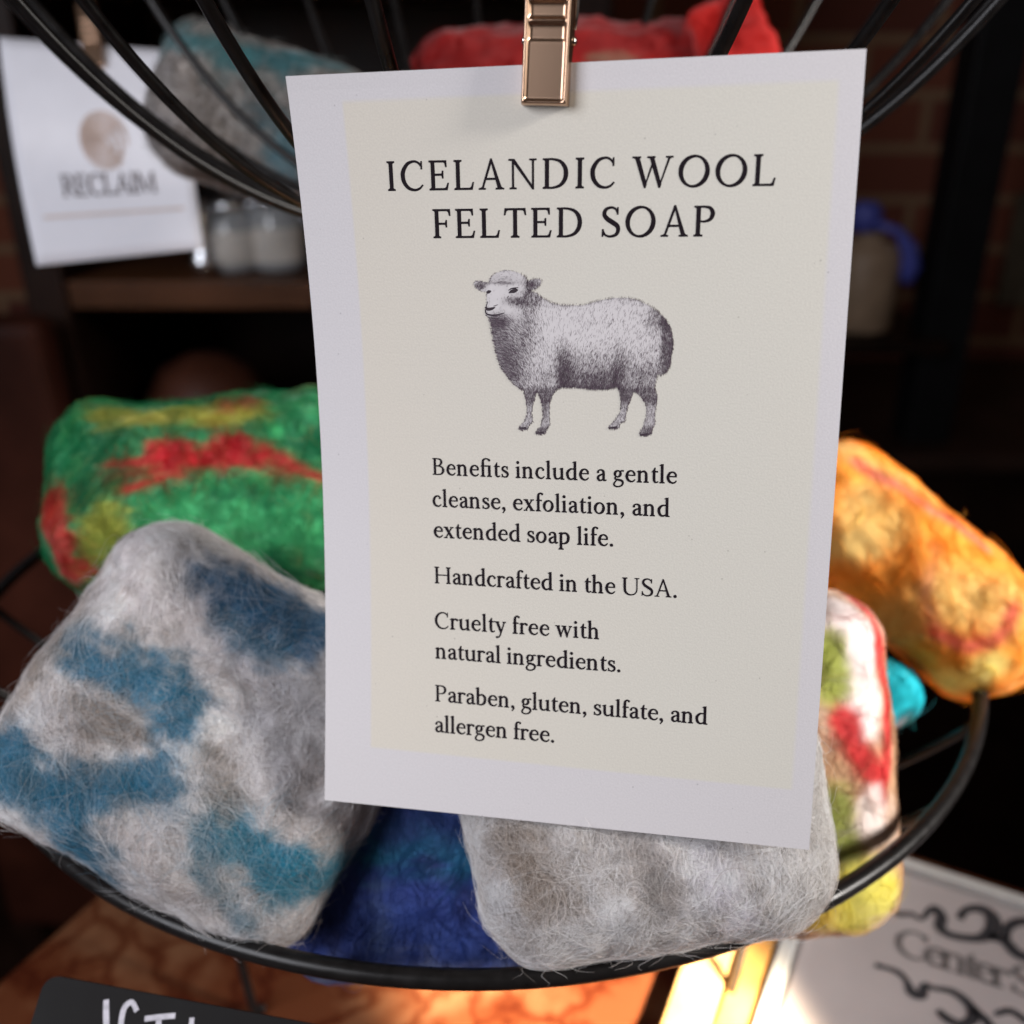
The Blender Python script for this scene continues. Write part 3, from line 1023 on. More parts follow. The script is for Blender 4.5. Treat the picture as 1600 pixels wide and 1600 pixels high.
def make_basket(name, z0, rim_r, phase, label, rim_rad, foot, BX=BX, BY=BY, deep=1.0):
    def prof(r): return deep * prof0(r)
    root = empty(name, (BX, BY, z0))
    a = np.linspace(0, 2 * math.pi, 160, endpoint=False)

    def bent(P):                       # the hoop is a little out of round at the back left
        P = np.array(P, float)
        if foot is not None:
            rr = np.hypot(P[:, 0] - BX, P[:, 1] - BY) / rim_r
            P[:, 0] -= 0.014 * sstep(-0.10, -0.01, P[:, 1] - BY) * sstep(0, -0.12, P[:, 0] - BX) * rr
        return P
    b = MB()
    b.tube(bent(np.c_[BX + rim_r * np.sin(a), BY - rim_r * np.cos(a), np.full(160, z0 + prof(rim_r))]), rim_rad, 14, closed=True)
    b.build('rim', M_BLACKWIRE, root, True)
    for k in range(24):
        ph = math.radians(phase + 15 * k)
        r = np.linspace(0.018, rim_r - 0.0005, 46)
        b = MB()
        wob = 0.0008 * math.sin(k * 2.3)
        b.tube(bent(np.c_[BX + r * np.sin(ph) + wob, BY - r * np.cos(ph), z0 + prof(r)]), 0.00145, 9)
        b.build('wire', M_BLACKWIRE, root, True)
    b = MB()
    for rr in (0.020, 0.062):
        b.tube(np.c_[BX + rr * np.sin(a), BY - rr * np.cos(a), np.full(160, z0 + prof(rr) - 0.0026)], 0.0017, 10, closed=True)
    b.build('bottom_hoop', M_BLACKWIRE, root, True)
    if foot is not None:
        b = MB()
        b.tube(np.c_[BX + 0.034 * np.sin(a), BY - 0.034 * np.cos(a), np.full(160, foot + 0.0022)], 0.0018, 10, closed=True)
        b.build('foot_hoop', M_BLACKWIRE, root, True)
        q0 = atz(1142, 1556, foot + 0.002) - np.array([BX, BY, 0])
        rf, qf = math.hypot(q0[0], q0[1]), math.atan2(q0[0], -q0[1])
        for k in range(3):
            q = qf + 2 * math.pi / 3 * k
            r1 = rf + 0.012
            z1 = z0 + prof(r1)
            L_ = [(r1, z1 - 0.001), (rf + 0.006, z1 - 0.012), (rf + 0.003, (z1 + foot) / 2), (rf, foot + 0.004), (rf - 0.004, foot + 0.0022)]
            C_ = cat([(r_, z_, 0) for r_, z_ in L_], 6)
            b = MB()
            b.tube([(BX + c_[0] * math.sin(q), BY - c_[0] * math.cos(q), c_[1]) for c_ in C_], 0.0017, 9)
            b.build('foot_leg', M_BLACKWIRE, root, True)
    else:
        b = MB()
        zr = z0 + prof(rim_r)
        for k in range(3):
            q = math.radians(55 + 120 * k)
            b.tube([(BX + rim_r * math.sin(q), BY - rim_r * math.cos(q), zr), (BX, BY, zr + 0.32)], 0.0012, 8)
        b.build('hanging_wire', M_BLACKWIRE, root, True)
    return tag(root, label, 'basket', 'tiers of the black wire basket')


TABLE_Z = -0.335
make_basket('wire_basket', -0.0544, 0.166, -10, 'black wire bowl basket in the upper tier behind the clipped card', 0.0024, None)
make_basket('wire_basket', RIMZ - 0.58 * prof0(RIMR), RIMR, 2.5, 'black wire bowl basket with thick hoop rim in the lower tier holding colourful soaps', 0.00235, TABLE_Z + 0.0005, -0.0086, 0.3138, 0.58)


# ------------------------------------------------------------------ felted soaps
def cam_basis(tilt_up=0.0, turn=0.0, roll=0.0):
    """soap axes: x right, y up, z to the viewer in the view; then rolled in its face, turned and tipped back (degrees)"""
    R = np.array([[1, 0, 0], [0, SP, -CP], [0, CP, SP]]).T
    R = np.array([[1, 0, 0], [0, SP, CP], [0, 0, 0]])
    ex, ey, ez = np.array([1, 0, 0.]), np.array([0, SP, CP]), np.array([0, -CP, SP])
    B = np.c_[ex, ey, ez]
    t, u, r = map(math.radians, (tilt_up, turn, roll))
    Rx = np.array([[1, 0, 0], [0, math.cos(-t), -math.sin(-t)], [0, math.sin(-t), math.cos(-t)]])
    Ry = np.array([[math.cos(u), 0, math.sin(u)], [0, 1, 0], [-math.sin(u), 0, math.cos(u)]])
    Rz = np.array([[math.cos(r), -math.sin(r), 0], [math.sin(r), math.cos(r), 0], [0, 0, 1]])
    return B @ Ry @ Rx @ Rz


SOAPS = []


def soap(label, centre, dims, rot, base, patches, n=110, rad=0.010, lump=0.0012, fibres=8000, fr=0.00004, lift=0.0004, fly=0.04,
         fibre_tint=None, flen=(0.005, 0.014), seed=0, mott=0.25, pillow=0.0015, taper=(0, 0), wisps=0.02, rag=1.0, clump=0.6):
    h = np.array(dims, float) / 2
    rad = min(rad, h.min() * 0.98)
    P, F = cubegrid(n)
    q = P * h
    core = np.clip(q, -(h - rad), h - rad)
    d = q - core
    d /= np.linalg.norm(d, axis=1)[:, None] + 1e-12
    # even out the corners
    L = core + d * rad
    nrm = d
    s_ = L / h
    L = L + nrm * (pillow * (1 - s_[:, :1] ** 2) * (1 - s_[:, 1:2] ** 2))
    L[:, 0] *= 1 + taper[0] * s_[:, 1]
    L[:, 1] *= 1 + taper[1] * s_[:, 0]
    L = L + nrm * (lump * fbm(L, 55, 3, seed)[:, None] + (0.00006 if seed in (5, 6, 7, 9, 10) else 0.00022) * fbm(L, 420, 2, seed + 5)[:, None])
    R = np.array(rot)
    c = np.array(centre)
    Wp = L @ R.T + c
    bvh = BVHTree.FromPolygons([tuple(p) for p in Wp], F)
    jit = np.c_[fbm(L, 90, 3, seed + 11), fbm(L, 90, 3, seed + 12), fbm(L, 90, 3, seed + 13)] * 0.0046
    jit *= rag
    jit += rag * np.c_[fbm(L, 420, 2, seed + 21), fbm(L, 420, 2, seed + 22), fbm(L, 420, 2, seed + 23)] * 0.0016

    c0, c1 = np.array(base[0]), np.array(base[1])
    k = sstep(-0.35, 0.35, fbm(L, 70, 4, seed + 31))[:, None]
    C = c0 * (1 - k) + c1 * k
    if len(base) > 2:
        k = sstep(0.1, 0.45, fbm(L, 120, 3, seed + 37))[:, None]
        C = C * (1 - k) + np.array(base[2]) * k
    pm = np.zeros(len(L))
    LA = L * np.array([0.35, 1.3, 1.0])
    streak = fbm(LA, 330, 3, seed + 71) * rag
    base_grey = max(base[0]) - min(base[0]) < 0.1
    for (col, pts, radius, soft) in patches:
        hit = []
        for (px, py) in pts:
            r = ray(px, py)
            r = r / np.linalg.norm(r)
            loc, _, _, _ = bvh.ray_cast(Vector((0, 0, 0)), Vector(r))
            if loc is None:
                loc = bvh.find_nearest(Vector(r * np.linalg.norm(c)))[0]
            hit.append((np.array(loc) - c) @ R)
        hit = np.array(hit)
        Q = L + jit * (0.5 + min(1.0, radius / 0.006) * 0.6)
        dd = np.full(len(L), 1e9)
        if len(hit) == 1:
            dd = np.linalg.norm(Q - hit[0], axis=1)
        for a, b in zip(hit[:-1], hit[1:]):
            t = np.clip(((Q - a) @ (b - a)) / ((b - a) @ (b - a) + 1e-12), 0, 1)
            dd = np.minimum(dd, np.linalg.norm(Q - a - t[:, None] * (b - a), axis=1))
        k = sstep(radius + soft * 1.15, radius - soft * 1.0, dd + streak * soft * 1.1)[:, None] * 0.95
        pm = np.maximum(pm * (1 - k[:, 0]), k[:, 0] * (0 if sum(col) > 1.3 and base_grey else 1))
        var = 1 + 0.22 * fbm(L, 160, 3, seed + 41)[:, None]
        k2 = 0.42 * sstep(radius + 0.0035, radius * 0.6, dd + streak * 0.004)[:, None]
        C = C * (1 - k2) + np.clip(np.array(col) * var, 0, 1) * k2
        C = C * (1 - k) + np.clip(np.array(col) * var, 0, 1) * k
    C = np.clip(C * (1 + mott * fbm(L, 260, 3, seed + 51)[:, None] + mott * 0.9 * fbm(LA + jit, 210, 3, seed + 53)[:, None]), 0.005, 0.95)
    root = bpy.data.objects.new('felted_soap', bpy.data.meshes.new('felted_soap'))
    me = root.data
    me.from_pydata([tuple(p) for p in L], [], F)
    me.materials.append(M_WOOLS if seed in (5, 6, 7, 9, 10) else M_WOOL)
    me.polygons.foreach_set('use_smooth', np.ones(len(F), bool))
    ca = me.attributes.new('col', 'FLOAT_COLOR', 'POINT')
    ca.data.foreach_set('color', np.c_[C, np.ones(len(C))].ravel().astype(np.float32))
    COL.objects.link(root)
    M4 = Matrix([[*R[0], c[0]], [*R[1], c[1]], [*R[2], c[2]], [0, 0, 0, 1]])
    root.matrix_world = M4
    tag(root, label, 'soap', 'wool felted soaps')
    # loose wool lying on the surface
    if fibres:
        rg = np.random.default_rng(100 + seed)
        view = (-c / np.linalg.norm(c)) @ R
        Fa = np.array(F)
        A, B_, D_ = L[Fa[:, 0]], L[Fa[:, 1]], L[Fa[:, 3]]
        nn = np.cross(B_ - A, D_ - A)
        ar = np.linalg.norm(nn, axis=1)
        fn = nn / (ar[:, None] + 1e-15)
        flip = np.sign((fn * nrm[Fa[:, 0]]).sum(1))
        fn *= flip[:, None]
        wgt = ar * np.where(fn @ view > -0.35, 1.0, 0.25)
        fi = rg.choice(len(Fa), fibres, p=wgt / wgt.sum())
        uu, vv = rg.random((2, fibres, 1))
        S = A[fi] + (B_[fi] - A[fi]) * uu + (D_[fi] - A[fi]) * vv
        nm = fn[fi]
        vi = Fa[fi, 0]
        fl = np.c_[fbm(S, 45, 2, seed + 61), fbm(S, 45, 2, seed + 62), fbm(S, 45, 2, seed + 63)]
        tg = fl + rg.normal(0, 0.20, fl.shape)
        tg -= nm * (tg * nm).sum(1)[:, None]
        tg /= np.linalg.norm(tg, axis=1)[:, None] + 1e-9
        K = 8 if fibres < 20000 else 11
        ln = rg.uniform(*flen, fibres)
        loose = rg.random(fibres) < fly
        ln = np.where(loose, ln * rg.uniform(1.0, 1.9, fibres), ln)
        wisp = rg.random(fibres) < wisps
        ln = np.where(wisp, rg.uniform(0.014, 0.030, fibres), ln)
        stp = ln / (K - 1)
        turn = rg.normal(0, 0.27, fibres)
        turn = np.where(wisp, rg.normal(0, 0.24, fibres), turn)
        # most of the wool lies in little locks: neighbours share a start, a direction and a curl
        gid = np.arange(fibres)
        lead_ = np.where(rg.random(fibres) < 0.10)[0]
        lock = rg.random(fibres) < clump
        lock[lead_] = False
        gid[lock] = rg.choice(lead_, lock.sum())
        S = np.where(lock[:, None], S[gid] + rg.normal(0, 0.00060, S.shape), S)
        nm = np.where(lock[:, None], nm[gid], nm)
        tg = np.where(lock[:, None], tg[gid] + rg.normal(0, 0.10, tg.shape), tg)
        ln = np.where(lock, ln[gid] * rg.uniform(0.8, 1.25, fibres), ln)
        stp = ln / (K - 1)
        turn = np.where(lock, turn[gid] + rg.normal(0, 0.07, fibres), turn)
        loose &= ~lock
        tone_ = rg.uniform(0.72, 1.28, fibres)
        tone_ = np.where(lock, tone_[gid] * rg.uniform(0.92, 1.08, fibres), tone_)
        pk = rg.random(fibres)
        pk = np.where(lock, pk[gid], pk)
        pos = np.zeros((fibres, K, 3))
        pc = np.zeros((fibres, K), np.int64)
        cur, t = S.copy(), tg.copy()
        bl = BVHTree.FromPolygons([tuple(p) for p in L], F)
        hgt = rg.random(fibres) ** 2 * lift + 0.00003
        hgt = np.where(wisp, rg.uniform(0.3, 1.6, fibres) * lift, hgt)
        hgt = np.where(lock, hgt[gid] + rg.uniform(0, 0.00018, fibres), hgt)
        lead = rg.uniform(0.0008, 0.0042, fibres) * loose
        for kx in range(K):
            prof_ = math.sin(math.pi * (kx + 0.3) / (K - 0.2))
            for i in range(fibres):
                l_, n_, f_, _ = bl.find_nearest(Vector(cur[i]))
                cur[i] = l_
                pc[i, kx] = Fa[f_ or 0, 0]
                if n_ is not None:
                    n_ = np.array(n_)
                    nm[i] = n_ if n_ @ nm[i] > 0 else -n_
            pos[:, kx] = cur + nm * (hgt * (0.25 + prof_) + lead * (kx / (K - 1)) ** 1.3)[:, None]
            t = t - nm * (t * nm).sum(1)[:, None]
            bi = np.cross(nm, t)
            t = t * np.cos(turn)[:, None] + bi * np.sin(turn)[:, None] + rg.normal(0, 0.11, t.shape)
            t /= np.linalg.norm(t, axis=1)[:, None] + 1e-9
            cur = cur + t * stp[:, None]
        hc = bpy.data.hair_curves.new('wool_fuzz')
        hc.add_curves([K] * fibres)
        hc.attributes['position'].data.foreach_set('vector', pos.astype(np.float32).ravel())
        ra = hc.attributes.get('radius') or hc.attributes.new('radius', 'FLOAT', 'POINT')
        rr = np.outer(fr * rg.uniform(0.5, 1.3, fibres), np.interp(np.linspace(0, 1, K), [0, 0.15, 0.6, 0.85, 1], [0.5, 1, 1, 0.7, 0.25]))
        ra.data.foreach_set('value', rr.astype(np.float32).ravel())
        FC = (0.5 * C[pc] + 0.5 * C[pc[:, :1]]) * tone_[:, None, None]
        if fibre_tint:
            acc = 0
            clear = 1 - 0.86 * pm[pc][:, :, None]
            for (pr, tc, mixk) in fibre_tint:
                sel = (pk >= acc) & (pk < acc + pr)
                mk = mixk * clear[sel]
                FC[sel] = FC[sel] * (1 - mk) + np.array(tc) * mk * rg.uniform(0.8, 1.15, (sel.sum(), 1, 1))
                acc += pr
        FC = np.clip(FC, 0.004, 0.95)
        fc = hc.attributes.new('col', 'FLOAT_COLOR', 'POINT')
        fc.data.foreach_set('color', np.concatenate([FC, np.ones((fibres, K, 1))], -1).astype(np.float32).ravel())
        hc.materials.append(M_FIBRE)
        ho = bpy.data.objects.new('wool_fuzz', hc)
        COL.objects.link(ho)
        ho.parent = root
        ho['kind'] = 'stuff'
    return root


GREYW = [(0.50, 0.46, 0.46), (0.36, 0.33, 0.32)]
TEAL = (0.026, 0.205, 0.335)
TEALD = (0.022, 0.155, 0.30)
# 1 big grey soap with blue patches, front left
soap('grey and white felted soap with blue patches, largest of the basket, left of the card', at(338, 1140, 0.238), (0.0850, 0.0770, 0.030), cam_basis(12, 8, -31),
     [(0.90, 0.87, 0.86), (0.60, 0.55, 0.535), (0.93, 0.92, 0.93)],
     [((0.86, 0.81, 0.82), [(230, 830), (200, 900), (290, 950), (330, 1010), (400, 1060)], 0.0055, 0.004),
      ((0.80, 0.78, 0.80), [(430, 1080), (420, 1180), (400, 1260)], 0.0055, 0.005),
      (TEAL, [(75, 985), (140, 1025), (215, 1068), (290, 1115)], 0.0054, 0.0024),
      (TEALD, [(345, 905), (410, 930), (490, 990)], 0.0066, 0.0026),
      (TEAL, [(345, 985), (425, 1020)], 0.0034, 0.0028),
      (TEAL, [(5, 1180), (70, 1240), (160, 1232), (250, 1222)], 0.0058, 0.0026),
      (TEAL, [(95, 1300), (150, 1355)], 0.0066, 0.0026),
      ((0.020, 0.28, 0.41), [(335, 1295), (420, 1342), (500, 1375), (560, 1340)], 0.0056, 0.0022),
      (TEAL, [(285, 1065), (250, 1140)], 0.0026, 0.0022),
      ((0.10, 0.27, 0.36), [(310, 1340), (350, 1420), (390, 1450)], 0.0016, 0.0018),
      ((0.30, 0.245, 0.21), [(150, 1110), (190, 1160)], 0.0030, 0.0035),
      ((0.34, 0.29, 0.25), [(330, 1190), (350, 1240)], 0.0026, 0.0035),
      ((0.50, 0.42, 0.36), [(20, 1080), (80, 930), (40, 1020)], 0.0040, 0.0035)],
     n=140, rad=0.0145, lump=0.0028, fibres=62000, fr=0.000024, lift=0.0008, fly=0.025, seed=1, mott=0.36, pillow=0.003, flen=(0.004, 0.011), wisps=0.07, rag=1.25,
     fibre_tint=[(0.40, (0.94, 0.92, 0.93), 0.8), (0.07, (0.20, 0.16, 0.15), 0.6), (0.09, (0.55, 0.46, 0.40), 0.6)])
# 2 pale grey soap under the card
soap('pale grey felted soap with white wisps, resting on the rim under the card', at(1013, 1294, 0.2185), (0.077, 0.049, 0.031), cam_basis(14, -6, 10),
     [(0.86, 0.83, 0.81), (0.60, 0.55, 0.52), (0.91, 0.90, 0.91)],
     [((0.84, 0.81, 0.88), [(1100, 1330), (1140, 1400), (1160, 1440)], 0.0022, 0.0024),
      ((0.34, 0.27, 0.22), [(800, 1310), (830, 1390), (860, 1400)], 0.0035, 0.004),
      ((0.40, 0.36, 0.34), [(1000, 1330), (1040, 1400)], 0.0040, 0.004),
      ((0.80, 0.78, 0.76), [(1280, 1200), (1290, 1330), (1240, 1400)], 0.0060, 0.005)],
     n=120, rad=0.0148, lump=0.0016, fibres=56000, fr=0.000024, lift=0.0007, fly=0.012, seed=2, mott=0.32, taper=(0.03, 0.0), flen=(0.004, 0.012), wisps=0.07,
     fibre_tint=[(0.45, (0.95, 0.94, 0.95), 0.8), (0.08, (0.20, 0.15, 0.12), 0.6)])
# 3 blue soap between them
soap('deep blue felted soap squeezed between the two grey soaps at the front', at(650, 1318, 0.250), (0.064, 0.064, 0.024), cam_basis(6, 0, 2),
     [(0.045, 0.075, 0.28), (0.058, 0.095, 0.36), (0.055, 0.075, 0.25)],
     [((0.030, 0.19, 0.32), [(600, 1330), (680, 1310), (720, 1340)], 0.0045, 0.005), ((0.05, 0.09, 0.33), [(600, 1440), (680, 1470), (780, 1480)], 0.003, 0.004),
      ((0.20, 0.24, 0.40), [(520, 1530), (580, 1545), (700, 1540), (780, 1530)], 0.004, 0.004), ((0.10, 0.15, 0.33), [(590, 1400), (595, 1490)], 0.0010, 0.0014), ((0.035, 0.060, 0.20), [(720, 1290), (640, 1285)], 0.005, 0.005)],
     n=80, rad=0.011, fibres=5000, lift=0.0004, fly=0.02, seed=3, mott=0.2, fr=0.00004)
# 4 green soap
soap('green felted soap with red streaks and a yellow top, behind the blue patched soap', at(331, 772, 0.318), (0.098, 0.063, 0.042), cam_basis(24, 8, 4),
     [(0.018, 0.185, 0.070), (0.010, 0.115, 0.048), (0.028, 0.25, 0.085)],
     [((0.32, 0.30, 0.05), [(170, 655), (250, 650), (340, 650), (400, 640)], 0.0036, 0.0022),
      ((0.30, 0.03, 0.025), [(350, 635), (390, 628)], 0.0020, 0.0018),
      ((0.34, 0.008, 0.016), [(240, 708), (275, 702)], 0.0038, 0.0016),
      ((0.34, 0.008, 0.016), [(345, 700), (375, 695)], 0.0036, 0.0016),
      ((0.34, 0.008, 0.016), [(250, 715), (330, 716), (420, 720), (500, 746)], 0.0031, 0.0016),
      ((0.34, 0.018, 0.020), [(165, 732), (200, 728), (240, 720)], 0.0012, 0.0010),
      ((0.34, 0.025, 0.020), [(195, 762), (240, 750), (280, 738)], 0.0011, 0.0009),
      ((0.26, 0.28, 0.045), [(170, 800), (150, 850), (180, 830)], 0.0045, 0.004),
      ((0.38, 0.030, 0.025), [(80, 790), (95, 850), (110, 900), (130, 890)], 0.0050, 0.0018),
      ((0.05, 0.33, 0.13), [(280, 830), (400, 820), (470, 830)], 0.006, 0.006),
      ((0.010, 0.11, 0.050), [(300, 900), (450, 910)], 0.005, 0.005)],
     n=100, rad=0.0195, lump=0.0036, fibres=12000, fr=0.00005, lift=0.0006, fly=0.03, seed=4, mott=0.3,
     fibre_tint=[(0.12, (0.12, 0.40, 0.16), 0.5), (0.05, (0.40, 0.40, 0.18), 0.5)])
# 5 red, white and green soap standing on end
soap('red, white and lime felted soap standing on end at the right, yellow at its foot', at(1222, 1188, 0.275), (0.058, 0.092, 0.030), cam_basis(6, -4, 3),
     [(0.50, 0.30, 0.17), (0.56, 0.40, 0.30)],
     [((0.80, 0.70, 0.69), [(1290, 950), (1340, 990), (1350, 1080), (1350, 1130)], 0.0055, 0.0022),
      ((0.55, 0.030, 0.030), [(1340, 940), (1372, 1010), (1385, 1080), (1385, 1200)], 0.0022, 0.0014),
      ((0.32, 0.36, 0.07), [(1290, 1010), (1305, 1050), (1300, 1080)], 0.0038, 0.0024),
      ((0.50, 0.022, 0.025), [(1320, 1130), (1335, 1170), (1375, 1215), (1370, 1240)], 0.0036, 0.0018),
      ((0.30, 0.34, 0.07), [(1300, 1250), (1310, 1300), (1325, 1330)], 0.0042, 0.0028),
      ((0.78, 0.68, 0.64), [(1360, 1250), (1365, 1290)], 0.0034, 0.0024),
      ((0.74, 0.66, 0.12), [(1260, 1400), (1320, 1420), (1370, 1400)], 0.0080, 0.003),
      ((0.55, 0.36, 0.05), [(1250, 1430), (1280, 1440)], 0.0035, 0.003)],
     n=110, rad=0.0148, lump=0.0022, fibres=4000, seed=5, mott=0.10, fr=0.00004, fly=0.02, rag=0.45, pillow=0.004)
# 6 orange roll
soap('orange and yellow felted soap with pink streaks, rolling over the rim at far right', at(1408, 884, 0.325), (0.099, 0.046, 0.040), cam_basis(12, -10, -42),
     [(0.78, 0.25, 0.018), (0.80, 0.31, 0.030)],
     [((0.80, 0.53, 0.17), [(1350, 790), (1335, 860), (1380, 820)], 0.0060, 0.0075),
      ((0.80, 0.53, 0.17), [(1470, 930), (1560, 950)], 0.0068, 0.0080),
      ((0.78, 0.44, 0.12), [(1430, 960), (1370, 985)], 0.0060, 0.0080),
      ((0.70, 0.58, 0.16), [(1550, 1040), (1490, 1070)], 0.0042, 0.0040),
      ((0.76, 0.42, 0.10), [(1320, 700), (1390, 740), (1460, 790)], 0.0030, 0.0030),
      ((0.64, 0.16, 0.11), [(1340, 722), (1400, 758), (1460, 800), (1540, 855)], 0.0014, 0.0016),
      ((0.70, 0.28, 0.12), [(1455, 860), (1448, 930), (1458, 985)], 0.0010, 0.0018),
      ((0.62, 0.10, 0.06), [(1458, 985), (1505, 1008), (1550, 1004), (1572, 985), (1585, 950)], 0.0015, 0.0015),
      ((0.76, 0.24, 0.02), [(1320, 900), (1400, 900), (1440, 870)], 0.0034, 0.0040)],
     n=110, rad=0.0205, lump=0.0030, fibres=4000, seed=6, mott=0.06, fr=0.00004, fly=0.015, lift=0.0003, rag=0.3)
# 7 turquoise soap peeping out
soap('turquoise felted soap mostly hidden behind the red and white one', at(1352, 1104, 0.308), (0.038, 0.020, 0.020), cam_basis(10, 20, 15),
     [(0.04, 0.62, 0.70), (0.02, 0.45, 0.55)], [((0.60, 0.30, 0.28), [(1400, 1160), (1425, 1150)], 0.0022, 0.0014), ((0.01, 0.10, 0.15), [(1400, 1125), (1425, 1112)], 0.0008, 0.0008)],
     n=60, rad=0.010, lump=0.004, fibres=1500, seed=7, fr=0.00005)
# upper tier
soap('grey felted soap with teal top edge, lying in the upper basket at left', at(416, 192, 0.372), (0.080, 0.052, 0.038), cam_basis(-4, 6, -15),
     [(0.34, 0.30, 0.275), (0.17, 0.15, 0.14), (0.42, 0.40, 0.40)],
     [((0.07, 0.30, 0.34), [(260, 65), (330, 72), (400, 90)], 0.0052, 0.003), ((0.07, 0.27, 0.32), [(440, 95), (530, 110)], 0.0050, 0.003), ((0.08, 0.22, 0.28), [(420, 180), (450, 230), (440, 260)], 0.006, 0.004),
      ((0.12, 0.085, 0.07), [(330, 270), (420, 290)], 0.006, 0.005)],
     n=90, rad=0.016, lump=0.002, fibres=10000, fr=0.00007, lift=0.0012, fly=0.07, seed=8, mott=0.4, flen=(0.008, 0.022), wisps=0.12,
     fibre_tint=[(0.40, (0.66, 0.63, 0.62), 0.65), (0.15, (0.08, 0.06, 0.055), 0.6)])
soap('scarlet felted soap with a whitish patch, lying in the upper basket behind the clip', at(890, 134, 0.405), (0.125, 0.042, 0.040), cam_basis(10, 0, 2),
     [(0.33, 0.007, 0.006), (0.22, 0.005, 0.005)], [((0.20, 0.11, 0.07), [(940, 94), (990, 98)], 0.0022, 0.004)],
     n=80, rad=0.019, lump=0.005, fibres=800, seed=9, fr=0.00005, pillow=0.006, mott=0.08)
soap('bright red felted soap with a peaked corner, right of the clip in the upper basket', at(1148, 92, 0.385), (0.030, 0.046, 0.024), cam_basis(0, 0, 22),
     [(0.55, 0.018, 0.014), (0.42, 0.013, 0.011)], [], n=60, rad=0.008, lump=0.006, fibres=600, seed=10, fr=0.00005, mott=0.08)
#PART4
# ------------------------------------------------------------------ table, stone top
def stone_mat():
    m, nt, N, L, b = new_mat('red_veined_stone')
    tc = N.new('ShaderNodeTexCoord')
    n0 = N.new('ShaderNodeTexNoise'); n0.inputs['Scale'].default_value = 26; n0.inputs['Detail'].default_value = 6
    L.new(tc.outputs['Object'], n0.inputs['Vector'])
    mx = N.new('ShaderNodeMix'); mx.data_type = 'RGBA'; mx.blend_type = 'LINEAR_LIGHT'; mx.inputs['Factor'].default_value = 0.035
    L.new(tc.outputs['Object'], mx.inputs['A']); L.new(n0.outputs['Color'], mx.inputs['B'])
    v = N.new('ShaderNodeTexVoronoi'); v.feature = 'DISTANCE_TO_EDGE'; v.inputs['Scale'].default_value = 34
    L.new(mx.outputs['Result'], v.inputs['Vector'])
    r = N.new('ShaderNodeValToRGB')
    e = r.color_ramp.elements
    e[0].position, e[0].color = 0.0, (0.11, 0.030, 0.012, 1)
    e[1].position, e[1].color = 0.16, (0.235, 0.115, 0.058, 1)
    k = e.new(0.05); k.color = (0.17, 0.062, 0.026, 1)
    L.new(v.outputs['Distance'], r.inputs['Fac'])
    n1 = N.new('ShaderNodeTexNoise'); n1.inputs['Scale'].default_value = 15; n1.inputs['Detail'].default_value = 4
    L.new(tc.outputs['Object'], n1.inputs['Vector'])
    r2 = N.new('ShaderNodeValToRGB'); r2.color_ramp.elements[0].position = 0.47; r2.color_ramp.elements[1].position = 0.66
    r2.color_ramp.elements[0].color = (0.34, 0.13, 0.055, 1); r2.color_ramp.elements[1].color = (1, 1, 1, 1)
    L.new(n1.outputs['Fac'], r2.inputs['Fac'])
    m2 = N.new('ShaderNodeMix'); m2.data_type = 'RGBA'; m2.blend_type = 'MULTIPLY'; m2.inputs['Factor'].default_value = 0.85
    L.new(r.outputs['Color'], m2.inputs['A']); L.new(r2.outputs['Color'], m2.inputs['B'])
    L.new(m2.outputs['Result'], b.inputs['Base Color'])
    b.inputs['Roughness'].default_value = 0.35
    return m


U_T = np.array([math.cos(math.radians(-27)), math.sin(math.radians(-27)), 0])   # table long axis, from the frame's top edge
V_T = np.array([-U_T[1], U_T[0], 0])
TAB = empty('display_table', (0, 0.2, TABLE_Z))
P_TL = atz(1275, 1297, TABLE_Z + 0.006)
e0 = atz(85, 1455, TABLE_Z)           # a point on the table's left edge
umin, umax = e0 @ U_T, e0 @ U_T + 0.70
vmax, vmin = P_TL @ V_T + 0.012, P_TL @ V_T - 0.62
c2 = U_T * (umin + umax) / 2 + V_T * (vmin + vmax) / 2
RT = np.c_[U_T, V_T, np.array([0, 0, 1.])]
b = MB(); b.box((c2[0], c2[1], TABLE_Z - 0.009), ((umax - umin) / 2, (vmax - vmin) / 2, 0.009), RT, 0.003)
b.build('stone_top', stone_mat(), TAB)
b = MB(); b.box((c2[0], c2[1], TABLE_Z - 0.05), ((umax - umin) / 2 - 0.02, (vmax - vmin) / 2 - 0.02, 0.0318), RT, 0.003)
b.build('apron', M_DARKWOOD, TAB)
for su in (-1, 1):
    for sv in (-1, 1):
        p = c2 + U_T * su * ((umax - umin) / 2 - 0.05) + V_T * sv * ((vmax - vmin) / 2 - 0.05)
        b = MB(); b.box((p[0], p[1], (TABLE_Z - 0.0825 - 1.1) / 2), (0.025, 0.025, (1.1 + TABLE_Z - 0.0825) / 2), RT, 0.004)
        b.build('leg', M_DARKWOOD, TAB)
tag(TAB, 'table with a red veined stone top under the wire basket', 'table')

# ------------------------------------------------------------------ acrylic frame with the printed sheet, lying on the table
def clear_mat():
    m, nt, N, L, b = new_mat('clear_acrylic')
    b.inputs['Base Color'].default_value = (0.97, 0.98, 0.98, 1)
    b.inputs['Roughness'].default_value = 0.06
    b.inputs['Transmission Weight'].default_value = 1
    b.inputs['IOR'].default_value = 1.49
    return m


def frame_pt(px, py, h=0.0):
    p = atz(px, py, TABLE_Z + 0.0035 + h)
    return p


